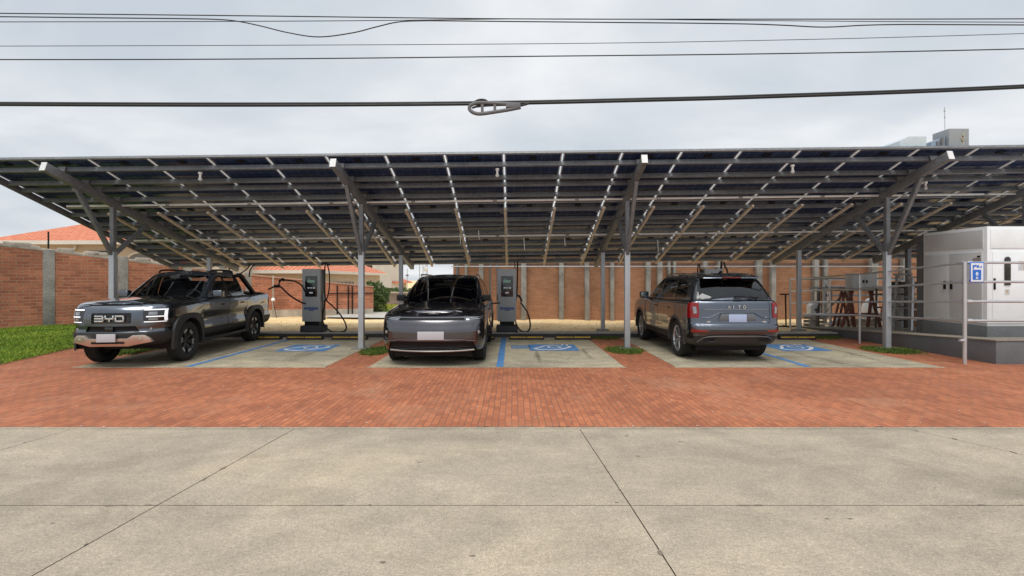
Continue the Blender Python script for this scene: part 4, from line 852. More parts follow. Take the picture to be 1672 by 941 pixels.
# ================================================================ OVERHEAD CABLES
def wire(pts, d, r, label, mat='cable', nm='overhead_cable', strands=1, tw=.03):
    m_ = MB()
    for k_ in range(strands):
        q = []
        for i, (x, y) in enumerate(pts):
            v = P(x, y, d); v.z += tw*(k_-(strands-1)/2); v.y += .03*k_; q.append(v)
        m_.tube(catmull(q, 8), r, 8)
    return tag(m_.build(nm, mat, smooth=True), label, 'cable')
wire([(-700, 166), (0, 169.5), (418, 170.5), (770, 168.5), (1060, 162.5), (1254, 157), (1672, 141), (2400, 100)], 9.0, .026, 'thick twin black overhead cable carrying the teardrop bracket', strands=2, tw=.042)
wire([(-700, 96), (0, 97.5), (418, 96.5), (836, 92.5), (1254, 88), (1672, 80), (2400, 60)], 10.0, .012, 'thin black overhead cable next above the thick twin cable')
wire([(-700, 75), (0, 75.5), (836, 72), (1254, 66), (1672, 55), (2400, 30)], 10.5, .007, 'faint hair thin overhead cable, second above the thick twin cable')
wire([(-700, 16), (0, 22), (400, 26), (836, 31), (1254, 31.5), (1672, 31), (2400, 28)], 11.0, .012, 'topmost grey overhead cable with small knots')
wire([(-700, 20), (-200, 26), (0, 27.5), (150, 29.2), (250, 30.2), (310, 30.9), (350, 31.8), (385, 34.5), (425, 42.5), (470, 53.5), (520, 60.5), (575, 54), (615, 44), (650, 36.2), (690, 34.2), (740, 34.4), (820, 35.2), (960, 36.5), (1120, 38), (1220, 39.4), (1280, 41.5), (1345, 44.5), (1410, 41.5), (1470, 40.3), (1560, 40.5), (1672, 41), (1900, 42), (2400, 44)], 11.2, .013, 'black overhead cable that sags in a deep dip on the left')
wire([(-700, 36), (0, 36), (520, 34.5), (900, 31), (1254, 34), (1672, 36.5), (2400, 38)], 11.4, .009, 'pale straight overhead cable crossing the sagging one')
bk = empty('cable_bracket', P(775, 178, 8.94)); tag(bk, 'grey teardrop shaped cable storage bracket hanging from the thick cable', 'bracket')
def B(x, y): return P(x, y, 8.94)-P(775, 178, 8.94)
tear = [B(849, 171), B(820, 169.5), B(792, 168), B(778, 168.5), B(769, 172), B(766.5, 177), B(769.5, 182), B(777, 185.5), B(787, 186), B(808, 183), B(830, 179.5), B(850, 175.5)]
m_ = MB(); m_.tube(catmull(tear, 5), .034, 8); m_.build('hoop', 'house_grey', bk, smooth=True)
m_ = MB(); m_.beam(B(826, 172.8), B(850, 173), .07, .085); m_.build('tail', 'house_grey', bk, bevel=.01)
for x in (787.5, 808): m_ = MB(); m_.beam(B(x, 168), B(x, 184 if x < 800 else 182), .05, .04, up=(0, 1, 0)); m_.build('crossbar', 'house_grey', bk)
m_ = MB(); m_.tube(catmull([B(771, 177), B(778, 174.5), B(800, 172.5), B(828, 171.5)], 5), .018, 6); m_.tube(catmull([B(774, 168), B(782, 164), B(791, 164), B(797, 168)], 5), .025, 6); m_.tube(catmull([B(850, 173), B(858, 171), B(868, 168)], 4), .018, 6); m_.build('cable_loop', 'cable', bk, smooth=True)
# ================================================================ CARS
paint_cache = {}
def paint(name, c, metal=.55, rough=.32):
    m, nt, b = base(name); b.inputs['Base Color'].default_value = (*c, 1); b.inputs['Metallic'].default_value = metal
    b.inputs['Coat Weight'].default_value = 1; b.inputs['Coat Roughness'].default_value = .02
    v = ocoord(nt); lk(nt, ramp(nt, noise(nt, 1.5, 4, .6, v), [(.3, rough-.04), (.7, rough+.05)]), b.inputs['Roughness'])
    return m
M['cladding'] = plain('dark_cladding', (.015, .015, .016), .55, var=.15)
M['win'] = glass('clear_tinted_glass', (.78, .82, .82)); M['privacy'] = glass('dark_privacy_glass', (.07, .075, .08)); M['wind'] = glass('smoked_windscreen', (.10, .11, .115))
M['interior'] = plain('dark_interior', (.028, .028, .030), .8)
M['tyre'] = plain('tyre_rubber', (.016, .016, .016), .82, var=.3, scale=9, fine=40)
M['rim'] = plain('alloy_rim', (.50, .51, .53), .3, .85, var=.05); M['rim_dark'] = plain('dark_alloy', (.03, .03, .032), .35, .5)
M['mirror'] = plain('dim_mirror', (.16, .18, .19), .08, 1.0, var=.03); M['silver'] = plain('satin_silver', (.42, .40, .38), .3, .9, var=.06)
M['red_lens'] = plain('red_lens', (.20, .004, .004), .15, coat=.25, var=.15); M['red_dark'] = plain('dark_red_reflector', (.22, .012, .010), .25, coat=.5)
M['lens'] = plain('clear_lamp', (.30, .31, .33), .12, .6, coat=1, var=.2, scale=14); M['drl'] = emit('daytime_light', (.93, .96, 1), .32)
M['plate'] = plain('blank_plate', (.50, .50, .53), .5, var=.04); M['plate_blue'] = plain('blank_bluish_plate', (.40, .48, .68), .5, var=.05)

def pchip(xs, ys):
    xs, ys = np.array(xs, float), np.array(ys, float); h = np.diff(xs); d = np.diff(ys)/h; m = np.zeros_like(ys)
    for i in range(1, len(xs)-1):
        if d[i-1]*d[i] > 0: w1, w2 = 2*h[i]+h[i-1], h[i]+2*h[i-1]; m[i] = (w1+w2)/(w1/d[i-1]+w2/d[i])
    m[0], m[-1] = d[0], d[-1]
    def f(x):
        x = np.clip(x, xs[0], xs[-1]); i = min(max(int(np.searchsorted(xs, x))-1, 0), len(h)-1); t = (x-xs[i])/h[i]
        return float((1+2*t)*(1-t)**2*ys[i]+t*(1-t)**2*h[i]*m[i]+t*t*(3-2*t)*ys[i+1]+t*t*(t-1)*h[i]*m[i+1])
    return f
def half_outline(yf, yr, w, rf, rr, bf, br, nf=14, nc=10, ns=70):
    p = []; xf = w-rf; xr_ = w-rr
    for k in range(nf): x = xf*k/nf; p.append((x, yf+bf*(x/w)**2))
    y1 = yf+bf*(xf/w)**2; y1e = y1+rf*1.15
    for k in range(nc): a = math.pi/2*k/nc; p.append((xf+rf*math.sin(a), y1e-rf*1.15*math.cos(a)))
    y2 = yr-br*(xr_/w)**2; y2s = y2-rr
    for k in range(ns): p.append((w, y1e+(y2s-y1e)*k/ns))
    for k in range(nc): a = math.pi/2*k/nc; p.append((xr_+rr*math.cos(a), y2s+rr*math.sin(a)))
    for k in range(nf+1): x = xr_*(1-k/nf); p.append((x, yr-br*(x/w)**2))
    return p
def shell(levels, zmap, crown=.03, floor=None, nlev=40, flare=None, ncross=8, side_fn=None):
    """closed hull stacked from plan outlines; levels: (z, yf, yr, w, rf, rr, bf, br)"""
    A = np.array(levels, float); s = np.arange(len(A)); fs = [pchip(s, A[:, k]) for k in range(8)]
    L = []
    for t in np.linspace(0, len(A)-1, nlev):
        z, yf, yr, w, rf, rr, bf, br = [f(t) for f in fs]; row = []
        for x, y in half_outline(yf, yr, w, rf, rr, bf, br):
            zz_ = zmap(z, y); xx = x
            if flare and x > w*.93: xx = x+flare(y, z)
            row.append(Vector((xx, y, zz_)))
        L.append(row)
    bm = bmesh.new(); n = len(L[0]); VR, VL = [], []
    for row in L:
        r = [bm.verts.new(p) for p in row]; l = [r[i] if row[i].x < 1e-6 else bm.verts.new((-row[i].x, row[i].y, row[i].z)) for i in range(n)]
        VR.append(r); VL.append(l)
    def face(vs):
        u = []
        for v in vs:
            if v not in u: u.append(v)
        if len(u) >= 3:
            try: bm.faces.new(u)
            except ValueError: pass
    for j in range(len(L)-1):
        for i in range(n-1):
            face((VR[j][i], VR[j][i+1], VR[j+1][i+1], VR[j+1][i])); face((VL[j][i+1], VL[j][i], VL[j+1][i], VL[j+1][i+1]))
    def cap(r, l, cr):
        cols = []
        for i in range(n):
            a, b_ = r[i].co.copy(), l[i].co.copy(); c = []
            for k in range(ncross+1):
                t = k/ncross
                if k == 0: c.append(r[i])
                elif k == ncross: c.append(l[i])
                elif r[i] is l[i]: c.append(r[i])
                else:
                    q = a.lerp(b_, t); u = 2*t-1; wgt = min(1, a.x/.5); q.z += cr*(1-u*u)*wgt; c.append(bm.verts.new(q))
            cols.append(c)
        for i in range(n-1):
            for k in range(ncross): face((cols[i][k], cols[i][k+1], cols[i+1][k+1], cols[i+1][k]))
    cap(VR[-1], VL[-1], crown)
    if floor is not None: cap(VR[0], VL[0], floor)
    bmesh.ops.recalc_face_normals(bm, faces=bm.faces)
    return bm
def rounded(poly, r, n=4):
    out = []; m = len(poly)
    for i in range(m):
        p, a, b_ = Vector(poly[i]), Vector(poly[i-1]), Vector(poly[(i+1) % m]); da, db = a-p, b_-p
        rr = min(r, da.length*.45, db.length*.45); p0, p1 = p+da.normalized()*rr, p+db.normalized()*rr
        for k in range(n+1): t = k/n; out.append(tuple(p0*(1-t)**2+p*2*t*(1-t)+p1*t*t))
    return out
def carve(bm, polys, axes, sel):
    """cut convex outlines (seen along one axis) into the skin; the faces inside come back as a new bmesh and leave bm"""
    if not isinstance(polys[0][0], (tuple, list)): polys = [polys]
    inside = set(); a, b_ = axes
    for poly in polys:
        poly = [Vector(p) for p in poly]; ar = sum(poly[i-1].cross(poly[i]) for i in range(len(poly)))
        if ar < 0: poly.reverse()
        lo = Vector((min(p.x for p in poly)-.01, min(p.y for p in poly)-.01)); hi = Vector((max(p.x for p in poly)+.01, max(p.y for p in poly)+.01))
        cand = set()
        for f in bm.faces:
            us = [v.co[a] for v in f.verts]; vs = [v.co[b_] for v in f.verts]
            if max(us) < lo.x or min(us) > hi.x or max(vs) < lo.y or min(vs) > hi.y or not sel(f): continue
            cand.add(f)
        for i in range(len(poly)):
            p, q = poly[i-1], poly[i]; d = q-p
            if d.length < 1e-6: continue
            nn = Vector((d.y, -d.x)).normalized(); co, no = [0, 0, 0], [0, 0, 0]; co[a], co[b_] = p.x, p.y; no[a], no[b_] = nn.x, nn.y
            g_ = set(cand)
            for f in cand: g_.update(f.edges); g_.update(f.verts)
            ret = bmesh.ops.bisect_plane(bm, geom=list(g_), dist=1e-5, plane_co=co, plane_no=no)
            cand.update(g for g in ret['geom'] if isinstance(g, bmesh.types.BMFace)); cand = {f for f in cand if f.is_valid}
        for f in cand:
            c = f.calc_center_median(); c2 = Vector((c[a], c[b_]))
            if not (lo.x < c2.x < hi.x and lo.y < c2.y < hi.y) or not sel(f): continue
            if all((poly[i]-poly[i-1]).cross(c2-poly[i-1]) >= -1e-6 for i in range(len(poly))): inside.add(f)
    nb = bmesh.new(); mp_ = {}
    for f in inside:
        vs = []
        for v in f.verts:
            if v not in mp_: mp_[v] = nb.verts.new(v.co)
            vs.append(mp_[v])
        try: nb.faces.new(vs)
        except ValueError: pass
    bmesh.ops.delete(bm, geom=list(inside), context='FACES')
    return nb
def part(bm, name, mat, parent, shift=(0, 0, 0), infl=0, ang=35, thick=0):
    bmesh.ops.remove_doubles(bm, verts=bm.verts, dist=1e-5); bm.normal_update()
    if infl:
        ns = [(v, v.normal.copy()) for v in bm.verts]
        for v, n_ in ns: v.co += n_*infl
    if thick:
        r = bmesh.ops.solidify(bm, geom=list(bm.faces), thickness=thick)
    for v in bm.verts: v.co += Vector(shift)
    me = bpy.data.meshes.new(name); bm.to_mesh(me); bm.free(); me.shade_smooth(); me.set_sharp_from_angle(angle=R(ang))
    me.materials.append(M[mat] if isinstance(mat, str) else mat); o = bpy.data.objects.new(name, me); COL.objects.link(o); o.parent = parent; return o
def side(s, x0=.3): return lambda f: f.calc_center_median().x*s > x0
def mir(poly): return [(-x, y) for x, y in poly]
# ---- wheels (outer face towards +x)
def wheel(parent, loc, r, w, rim_r, style, left):
    wh = MB(); wh.lathe([(.001, -w*.28), (rim_r*.96, -w*.28), (rim_r*.96, w*.18), (.001, w*.18)][:2]+[(rim_r*.96, w*.30)], n=28)
    wh.lathe([(.001, -.02), (rim_r*.62, -.02), (rim_r*.62, .0), (.001, .0)], n=24)
    hub = wh.build('wheel', 'rim_dark', parent, smooth=True)
    t = MB(); hw_ = w/2
    prof = [(rim_r, hw_*.72), (rim_r+.012, hw_*.92), (rim_r+(r-rim_r)*.45, hw_*1.04), (r-.045, hw_*1.0), (r-.018, hw_*.90), (r-.004, hw_*.75)]
    for q in (.62, .56, .2, .14): prof += [(r, hw_*q+.01), (r-.009 if q in (.56, .14) else r, hw_*q)]
    prof += [(r, 0)]; prof += [(a, -b_) for a, b_ in prof[::-1][1:]]
    t.lathe(prof, n=44); t.build('tyre', 'tyre', hub, smooth=50)
    rm = MB(); xo = hw_*.66
    rm.lathe([(rim_r*.90, -hw_*.3), (rim_r*.92, xo*.8), (rim_r*1.0, xo+.012), (rim_r*1.01, xo-.01)], n=44)
    if style == 'truck':
        rd = MB()
        for k in range(6):
            sv = MB()
            a0 = 2*math.pi*k/6+.26
            for da in (-.19, .19):
                a, b_ = a0+da*.45, a0+da; p0, p1 = Vector((0, math.cos(a), math.sin(a))), Vector((0, math.cos(b_), math.sin(b_)))
                rd.beam(p0*.05+Vector((xo*.55, 0, 0)), p1*rim_r*.95+Vector((xo*.9, 0, 0)), .040, .04, up=(1, 0, 0))
            p0 = Vector((0, math.cos(a0), math.sin(a0)))
            sv.beam(p0*rim_r*.74+Vector((xo*.98, 0, 0)), p0*rim_r*.96+Vector((xo*1.0, 0, 0)), .085, .02, up=(1, 0, 0))
            for da in (-.2, .2): b_ = a0+da; p1 = Vector((0, math.cos(b_), math.sin(b_))); sv.beam(p1*rim_r*.80+Vector((xo*1.0, 0, 0)), p1*rim_r*.97+Vector((xo*1.02, 0, 0)), .03, .02, up=(1, 0, 0))
            sv.build('rim_insert', 'rim', hub, bevel=.004)
        rd.lathe([(.001, xo*.72), (.055, xo*.7), (.06, xo*.5)], n=20); rd.build('spokes', 'rim_dark', hub, bevel=.004); rm.build('rim', 'rim_dark', hub, smooth=True)
    else:
        n_ = 5 if style == 'double' else 10
        for k in range(n_):
            a0 = 2*math.pi*k/n_+.3
            for da in ((-.13, .13) if style == 'double' else (0,)):
                a, b_ = a0+da*.5, a0+da*1.6; p0, p1 = Vector((0, math.cos(a), math.sin(a))), Vector((0, math.cos(b_), math.sin(b_)))
                rm.beam(p0*.04+Vector((xo*.62, 0, 0)), p1*rim_r*.96+Vector((xo*.95, 0, 0)), .024, .03, up=(1, 0, 0))
        rm.lathe([(.001, xo*.78), (.05, xo*.76), (.06, xo*.5)], n=20); rm.build('rim', 'rim', hub, bevel=.004)
    hub.location = loc; hub.rotation_euler = (R(random.uniform(0, 60)), 0, math.pi if left else 0)
    return hub
def arch_cut(bm, yc, zc, r, extra=None):
    poly = [(yc+r*math.cos(a), zc+r*math.sin(a)) for a in [2*math.pi*q/28 for q in range(28)]]
    for s in (1, -1):
        nb = carve(bm, poly, (1, 2), side(s, .55)); nb.free()
        lowbox = [(yc-r, 0), (yc+r, 0), (yc+r*.999, zc), (yc-r*.999, zc)]; nb = carve(bm, lowbox, (1, 2), side(s, .55)); nb.free()
def liner(parent, yc, zc, r, x0, x1):
    for s in (1, -1):
        m_ = MB(); k_ = 20; pts = [(yc+r*math.cos(a), zc+r*math.sin(a)) for a in [R(-4)+R(188)*q/k_ for q in range(k_+1)]]
        for i in range(k_): m_.sheet([(s*x0, *pts[i]), (s*x1, *pts[i]), (s*x1, *pts[i+1]), (s*x0, *pts[i+1])])
        m_.add([(s*x0, *p) for p in pts], [tuple(range(k_+1))])
        m_.build('wheel_arch_liner', 'black', parent, fix=False)
def arch_trim(parent, yc, zc, r0, r1, xf, mat, a0=-18, a1=198, square=0, t=.03):
    """black moulding that follows the body side (xf gives the side's x at y, z)"""
    for s in (1, -1):
        m_ = MB(); k_ = 30; V = []
        for q in range(k_+1):
            a = R(a0)+R(a1-a0)*q/k_; c, s_ = math.cos(a), math.sin(a); e_ = (abs(c)**(2+square)+abs(s_)**(2+square))**(-1/(2+square)) if square else 1
            for rr, dx_ in ((r0, -.10), (r0, t), (r1*e_, t*.8), (r1*e_+.012, -.02)):
                y, z = yc+rr*c, zc+rr*s_; V.append((s*(xf(y, z)+dx_), y, z))
        m_.v = V; m_.f = [(i*4+j, i*4+j+1, (i+1)*4+j+1, (i+1)*4+j) for i in range(k_) for j in range(3)]
        m_.build('arch_trim', mat, parent, smooth=30)
def seats(parent, xs_, y, z, w=.46, rows=1):
    for x_ in xs_:
        m_ = MB(); m_.box(-w/2, w/2, -.25, .25, -.1, .14); b_ = m_.build('seat', 'interior', parent, bevel=.05); b_.location = (x_, y, z)
        m_ = MB(); m_.box(-w/2, w/2, -.07, .07, 0, .58, Matrix.Translation((0, .26, .1)) @ Matrix.Rotation(R(-14), 4, 'X')); m_.build('seat_back', 'interior', b_, bevel=.05)
        m_ = MB(); m_.box(-.13, .13, -.05, .05, 0, .19, Matrix.Translation((0, .42, .73)) @ Matrix.Rotation(R(-8), 4, 'X')); m_.build('headrest', 'interior', b_, bevel=.04)
def steering(parent, x, y, z):
    m_ = MB(); m_.tube([(x+.18*math.cos(a), y+.05*math.sin(a), z+.17*math.sin(a)) for a in [2*math.pi*q/24 for q in range(24)]], .016, 6, closed=True)
    m_.beam((x-.17, y, z), (x+.17, y, z), .05, .03); m_.build('steering_wheel', 'interior', parent, smooth=True)
def mirror(parent, s, x, y, z, mat, dx_=.22, k=1):
    m_ = MB(); m_.box(-.115, .115, -.075, .075, -.085, .085); b_ = m_.build('side_mirror', mat, parent, bevel=.045, seg=4); b_.location = (s*(x+dx_), y, z); b_.scale = (k, k, k)
    m_ = MB(); m_.beam((-s*.04, .0, -.06), (-s*(dx_+.02), .05, -.10), .05, .05); m_.build('mirror_arm', 'black', b_, bevel=.01)
    m_ = MB(); m_.box(-.10, .10, .066, .078, -.07, .07); m_.build('mirror_glass', 'mirror', b_, bevel=.02)
def handle(parent, s, x, y, z, mat):
    m_ = MB(); m_.box(-.018, .022, -.10, .10, -.016, .016); o = m_.build('door_handle', mat, parent, bevel=.01); o.location = (s*x, y, z); return o

# ---------------------------------------------------------------- PICKUP (nose at local y = 0, facing -y)
def make_pickup():
    root = empty('pickup_truck', (-7.02, 8.50, .008), R(6)); root.scale = (.88, 1, 1); tag(root, 'dark blue grey double cab pickup with bright wordmark grille and copper bumper bar', 'pickup truck')
    pc = paint('slate_blue_paint', (.112, .128, .152), 1.0, .24)
    belt = pchip([0, .12, .5, 1.4, 2.4, 3.6, 5.2], [1.095, 1.12, 1.155, 1.20, 1.20, 1.20, 1.20])
    zb, zt = .40, 1.15
    def zmap(z, y): return zb+(z-zb)/(zt-zb)*(belt(y)-zb)
    lev = [(0.4, 0.24, 5.02, 0.8, 0.42, 0.15, 0.3, 0.02), (0.45, 0.12, 5.08, 0.9, 0.44, 0.15, 0.3, 0.02), (0.52, 0.03, 5.1, 0.935, 0.45, 0.12, 0.31, 0.02), (0.62, 0.02, 5.1, 0.945, 0.44, 0.1, 0.31, 0.02), (0.7, 0.05, 5.06, 0.935, 0.42, 0.1, 0.3, 0.02), (0.78, 0.045, 5.04, 0.93, 0.4, 0.1, 0.29, 0.02), (0.92, 0.05, 5.04, 0.945, 0.39, 0.1, 0.29, 0.02), (1.02, 0.07, 5.04, 0.945, 0.39, 0.1, 0.29, 0.02), (1.09, 0.1, 5.04, 0.93, 0.39, 0.1, 0.3, 0.02), (1.14, 0.16, 5.03, 0.9, 0.41, 0.1, 0.31, 0.02), (1.15, 0.25, 5.01, 0.85, 0.43, 0.1, 0.32, 0.02)]
    YA, YB, ZA, RA = .98, 4.08, .385, .455
    def fl(y, z):
        v = 0
        for yc in (YA, YB): v += .028*math.exp(-((y-yc)/.50)**2)*max(0, 1-abs(z-.80)/.40)
        v -= .022*math.exp(-((z-.72)/.12)**2)*(1 if 1.5 < y < 3.55 else 0)
        return v
    bm = shell(lev, zmap, crown=.045, floor=0, flare=fl, nlev=46)
    hull = bm.copy()
    arch_cut(bm, YA, ZA, RA); arch_cut(bm, YB, ZA, RA)
    fr = lambda f: f.calc_center_median().y < .62 and f.normal.y < -.15
    top = lambda f: f.normal.z > .5
    part(carve(bm, rounded([(-.80, .22), (.80, .22), (.84, 1.38), (-.84, 1.38)], .12), (0, 1), lambda f: top(f) and f.calc_center_median().z > 1.05), 'hood', pc, root, shift=(0, -.004, .006))
    part(carve(bm, [(-.86, 3.86), (.86, 3.86), (.86, 4.98), (-.86, 4.98)], (0, 1), lambda f: top(f) and f.calc_center_median().z > 1.05), 'bed_cover', 'cladding', root, shift=(0, 0, .02))
    gr = part(carve(bm, rounded([(-.37, .80), (.37, .80), (.37, .985), (-.37, .985)], .03), (0, 2), fr), 'grille', 'gloss_black', root, shift=(0, .025, 0))
    m_ = MB()
    for z in (.83, .865, .90, .935, .965): m_.box(-.35, .35, .068, .078, z-.006, z+.006)
    m_.build('grille_bars', 'cladding', gr)
    for q, ch in enumerate('BYD'): m_ = MB(); stroke_text(m_, ch, -.26+q*.188, .052, .845, .088, .142, .046, .026, .012); m_.build('letter', 'chrome', gr, bevel=.003)
    for s in (1, -1):
        pl_ = [(s*.565, .805), (s*.885, .805), (s*.90, 1.055), (s*.535, 1.055)]
        fr2 = lambda f, s=s: f.calc_center_median().y < .62 and f.calc_center_median().x*s > .4
        hl = part(carve(bm, pl_, (0, 2), fr2), 'headlight', 'gloss_black', root)
    # light bars follow the corner: thin strips carved from a copy of the shell
    for s in (1, -1):
        for z0, z1, x0, x1, mt in ((1.025, 1.046, .55, .885, 'drl'), (.905, .926, .61, .875, 'drl'), (.815, .832, .575, .875, 'drl'), (.945, 1.0, .64, .77, 'lens'), (.85, .885, .65, .78, 'lens'), (.84, 1.02, .85, .885, 'drl')):
            b2 = hull.copy()
            nb = carve(b2, [(s*x0, z0), (s*x1, z0), (s*x1, z1), (s*x0, z1)], (0, 2), lambda f, s=s: f.calc_center_median().y < .62 and f.calc_center_median().x*s > .4); b2.free()
            hls = [o for o in kids(root) if o.name.startswith('headlight')]
            part(nb, 'daytime_light' if mt == 'drl' else 'lamp_lens', mt, hls[0 if s == 1 else 1], infl=.007 if mt == 'drl' else .004)
    part(carve(bm, [[(-.50, .655), (.50, .655), (.44, .755), (-.44, .755)]], (0, 2), fr), 'air_intake', 'black', root, shift=(0, .03, 0))
    m_ = MB(); m_.box(-.075, .075, .03, .06, .665, .745); m_.build('radar_cover', 'gloss_black', root, bevel=.01)
    for s in (1, -1): carve(bm, [(.26, .3), (.62, .3), (.62, .53)], (1, 2), side(s, .45)).free()
    # black lower bumper all round the nose, black rockers, black rear bumper
    part(carve(bm, [(-1.2, .3), (1.2, .3), (1.2, .645), (-1.2, .645)], (0, 2), lambda f: f.calc_center_median().y < .98-RA+.02), 'front_bumper', 'cladding', root, infl=.012)
    for s in (1, -1):
        part(carve(bm, [(YA+RA-.02, .3), (YB-RA+.02, .3), (YB-RA+.02, .56), (YA+RA-.02, .56)], (1, 2), side(s, .6)), 'rocker_panel', 'cladding', root, infl=.012)
        part(carve(bm, [(YB+RA-.03, .3), (5.2, .3), (5.2, .62), (YB+RA-.03, .62)], (1, 2), side(s, .4)), 'rear_bumper', 'cladding', root, infl=.02)
        part(carve(bm, [(4.93, .80), (5.06, .80), (5.06, 1.12), (4.93, 1.12)], (1, 2), side(s, .7)), 'tail_light', 'red_lens', root, infl=.006)
        for y0, y1, nm in ((1.60, 2.63, 'f'), (2.645, 3.58, 'r')):
            poly = [(y0, .575), (y1, .575), (y1, 1.192), (y0, 1.192)] if nm == 'f' else [(y0, .575), (y1-.10, .575), (y1, .80), (y1, 1.192), (y0, 1.192)]
            d_ = part(carve(bm, rounded(poly, .03), (1, 2), lambda f, s=s: f.calc_center_median().x*s > .6 and abs(f.normal.x) > .3), 'door', pc, root, infl=-.004)
            handle(d_, s, .955, y1-.20, 1.03, 'gloss_black')
    for o in bm.faces: pass
    part(bm, 'body', pc, root)
    xside = lambda y, z: .935+fl(y, z)+(.0 if z < 1 else -.01)
    for yc in (YA, YB): arch_trim(root, yc, ZA, RA-.005, RA+.085, xside, 'cladding', -10, 190, square=1.2, t=.035); liner(root, yc, ZA, RA+.004, .55, .93)
    m_ = MB(); m_.box(-.66, .66, .75, 4.9, .27, .52); m_.build('chassis', 'black', root)
    for s in (1, -1): m_ = MB(); m_.tube([(s*.88, 1.55, .36), (s*.97, 1.65, .34), (s*.97, 3.4, .34), (s*.88, 3.5, .36)], .038, 8); m_.build('side_step', 'cladding', root, smooth=True)
    # copper bumper bar, plate, fog lamps
    m_ = MB(); pts = [(-.78, .50), (-.70, .42), (-.45, .38), (.45, .38), (.70, .42), (.78, .50)]
    out_ = [(-.74, .47), (-.52, .435), (-.36, .405), (.36, .405), (.52, .435), (.74, .47), (.70, .545), (.62, .60), (.44, .60), (.36, .545), (-.36, .545), (-.44, .60), (-.62, .60), (-.70, .545)]
    n_ = len(out_); V = []
    for dy_ in (0, .06): V += [(x, -.045+.29*(x/.945)**2+dy_+(.03 if z < .46 else 0), z) for x, z in out_]
    m_.v = V; m_.f = [(0, 1, 12, 13), (1, 2, 10, 11), (1, 11, 12), (2, 3, 9, 10), (3, 4, 8, 9), (4, 5, 6, 7), (4, 7, 8)]+[(i, (i+1) % n_, n_+(i+1) % n_, n_+i) for i in range(n_)]
    sk = m_.build('bumper_bar', plain('copper_silver', (.68, .59, .53), .34, .85, var=.05), root, bevel=.012)
    m_ = MB(); m_.box(-.30, .30, -.0, .05, .455, .49); m_.build('lower_slot', 'black', sk)
    m_ = MB(); m_.box(-.17, .17, -.045, -.02, .49, .63); m_.build('number_plate', 'plate', root, bevel=.004)
    for s in (1, -1):
        m_ = MB(); m_.lathe([(.001, -.012), (.03, -.008), (.036, .01), (.036, .05)], 'y', (s*.68, .185, .69), 14); m_.build('fog_lamp', 'lens', root, smooth=True)
        m_ = MB(); m_.box(s*.54-.04, s*.54+.04, .06, .10, .52, .545); m_.build('marker_lamp', 'chrome', sk)
    # cab
    gl = [(1.10, 1.36, 3.72, .875, .10, .14, .20, .04), (1.22, 1.50, 3.70, .865, .10, .14, .20, .04), (1.45, 1.82, 3.62, .80, .10, .12, .18, .05), (1.66, 2.13, 3.54, .725, .11, .12, .16, .06), (1.73, 2.25, 3.50, .69, .13, .14, .15, .06), (1.765, 2.36, 3.45, .63, .16, .16, .14, .06)]
    cb_ = shell(gl, lambda z, y: z if z < 1.3 else 1.3+(z-1.3)*.93, crown=.035, nlev=22)
    ws = carve(cb_, rounded([(-.80, 1.215), (.80, 1.215), (.655, 1.66), (-.655, 1.66)], .05), (0, 2), lambda f: f.normal.y < -.35 and f.calc_center_median().y < 2.6)
    part(ws, 'windscreen', 'win', root, infl=-.006)
    part(carve(cb_, rounded([(-.66, 1.27), (.66, 1.27), (.58, 1.66), (-.58, 1.66)], .05), (0, 2), lambda f: f.normal.y > .35), 'rear_window', 'win', root, infl=-.006)
    for s in (1, -1):
        part(carve(cb_, rounded([(1.96, 1.235), (2.62, 1.235), (2.62, 1.645), (2.44, 1.642)], .04), (1, 2), side(s, .5)), 'side_window', 'win', root, infl=-.008)
        part(carve(cb_, rounded([(2.73, 1.235), (3.47, 1.25), (3.40, 1.54), (3.28, 1.63), (2.73, 1.645)], .05), (1, 2), side(s, .5)), 'side_window', 'win', root, infl=-.008)
        part(carve(cb_, [(2.63, 1.22), (2.72, 1.22), (2.72, 1.68), (2.63, 1.68)], (1, 2), side(s, .5)), 'door_pillar', 'gloss_black', root)
        mirror(root, s, .86, 1.92, 1.27, pc, .20)
        m_ = MB(); m_.tube(catmull([(s*.60, 2.40, 1.735), (s*.605, 2.55, 1.785), (s*.60, 3.30, 1.79), (s*.59, 3.45, 1.745)], 5), .020, 8); m_.build('roof_rail', 'black', root, smooth=True)
        m_ = MB(); x_ = s*.76
        m_.prism([(3.44, 1.66), (3.60, 1.62), (4.32, 1.20), (4.50, 1.19), (3.62, 1.71), (3.46, 1.735)], 0, x_-.05, x_+.05); m_.build('sport_bar', 'black', root, bevel=.015)
    m_ = MB(); m_.box(-.76, .76, 3.50, 3.60, 1.63, 1.70); m_.build('sport_bar_hoop', 'black', root, bevel=.02)
    part(cb_, 'cab', paint('dark_cab_paint', (.035, .042, .052), .5, .22), root)
    m_ = MB(); m_.box(-.78, .78, 1.62, 2.02, .95, 1.205); m_.build('dashboard', 'interior', root, bevel=.05)
    m_ = MB(); m_.box(-.84, .84, 1.4, 3.65, .55, .75); m_.build('cabin_floor', 'interior', root)
    seats(root, (-.38, .38), 2.45, .86); seats(root, (-.42, .42), 3.15, .88, .6); steering(root, .38, 2.08, 1.18)
    m_ = MB(); m_.box(-.11, .11, 2.02, 2.05, 1.60, 1.66); m_.build('rear_view_mirror', 'interior', root, bevel=.01)
    m_ = MB(); m_.beam((-.02, 1.42, 1.235), (.50, 1.50, 1.24), .025, .02); m_.beam((-.62, 1.49, 1.235), (-.05, 1.43, 1.24), .025, .02); m_.build('wiper', 'black', root)
    for y in (YA, YB):
        for s in (1, -1): wheel(root, (s*.81, y, .385), .385, .27, .24, 'truck', s < 0)
    return root
make_pickup()

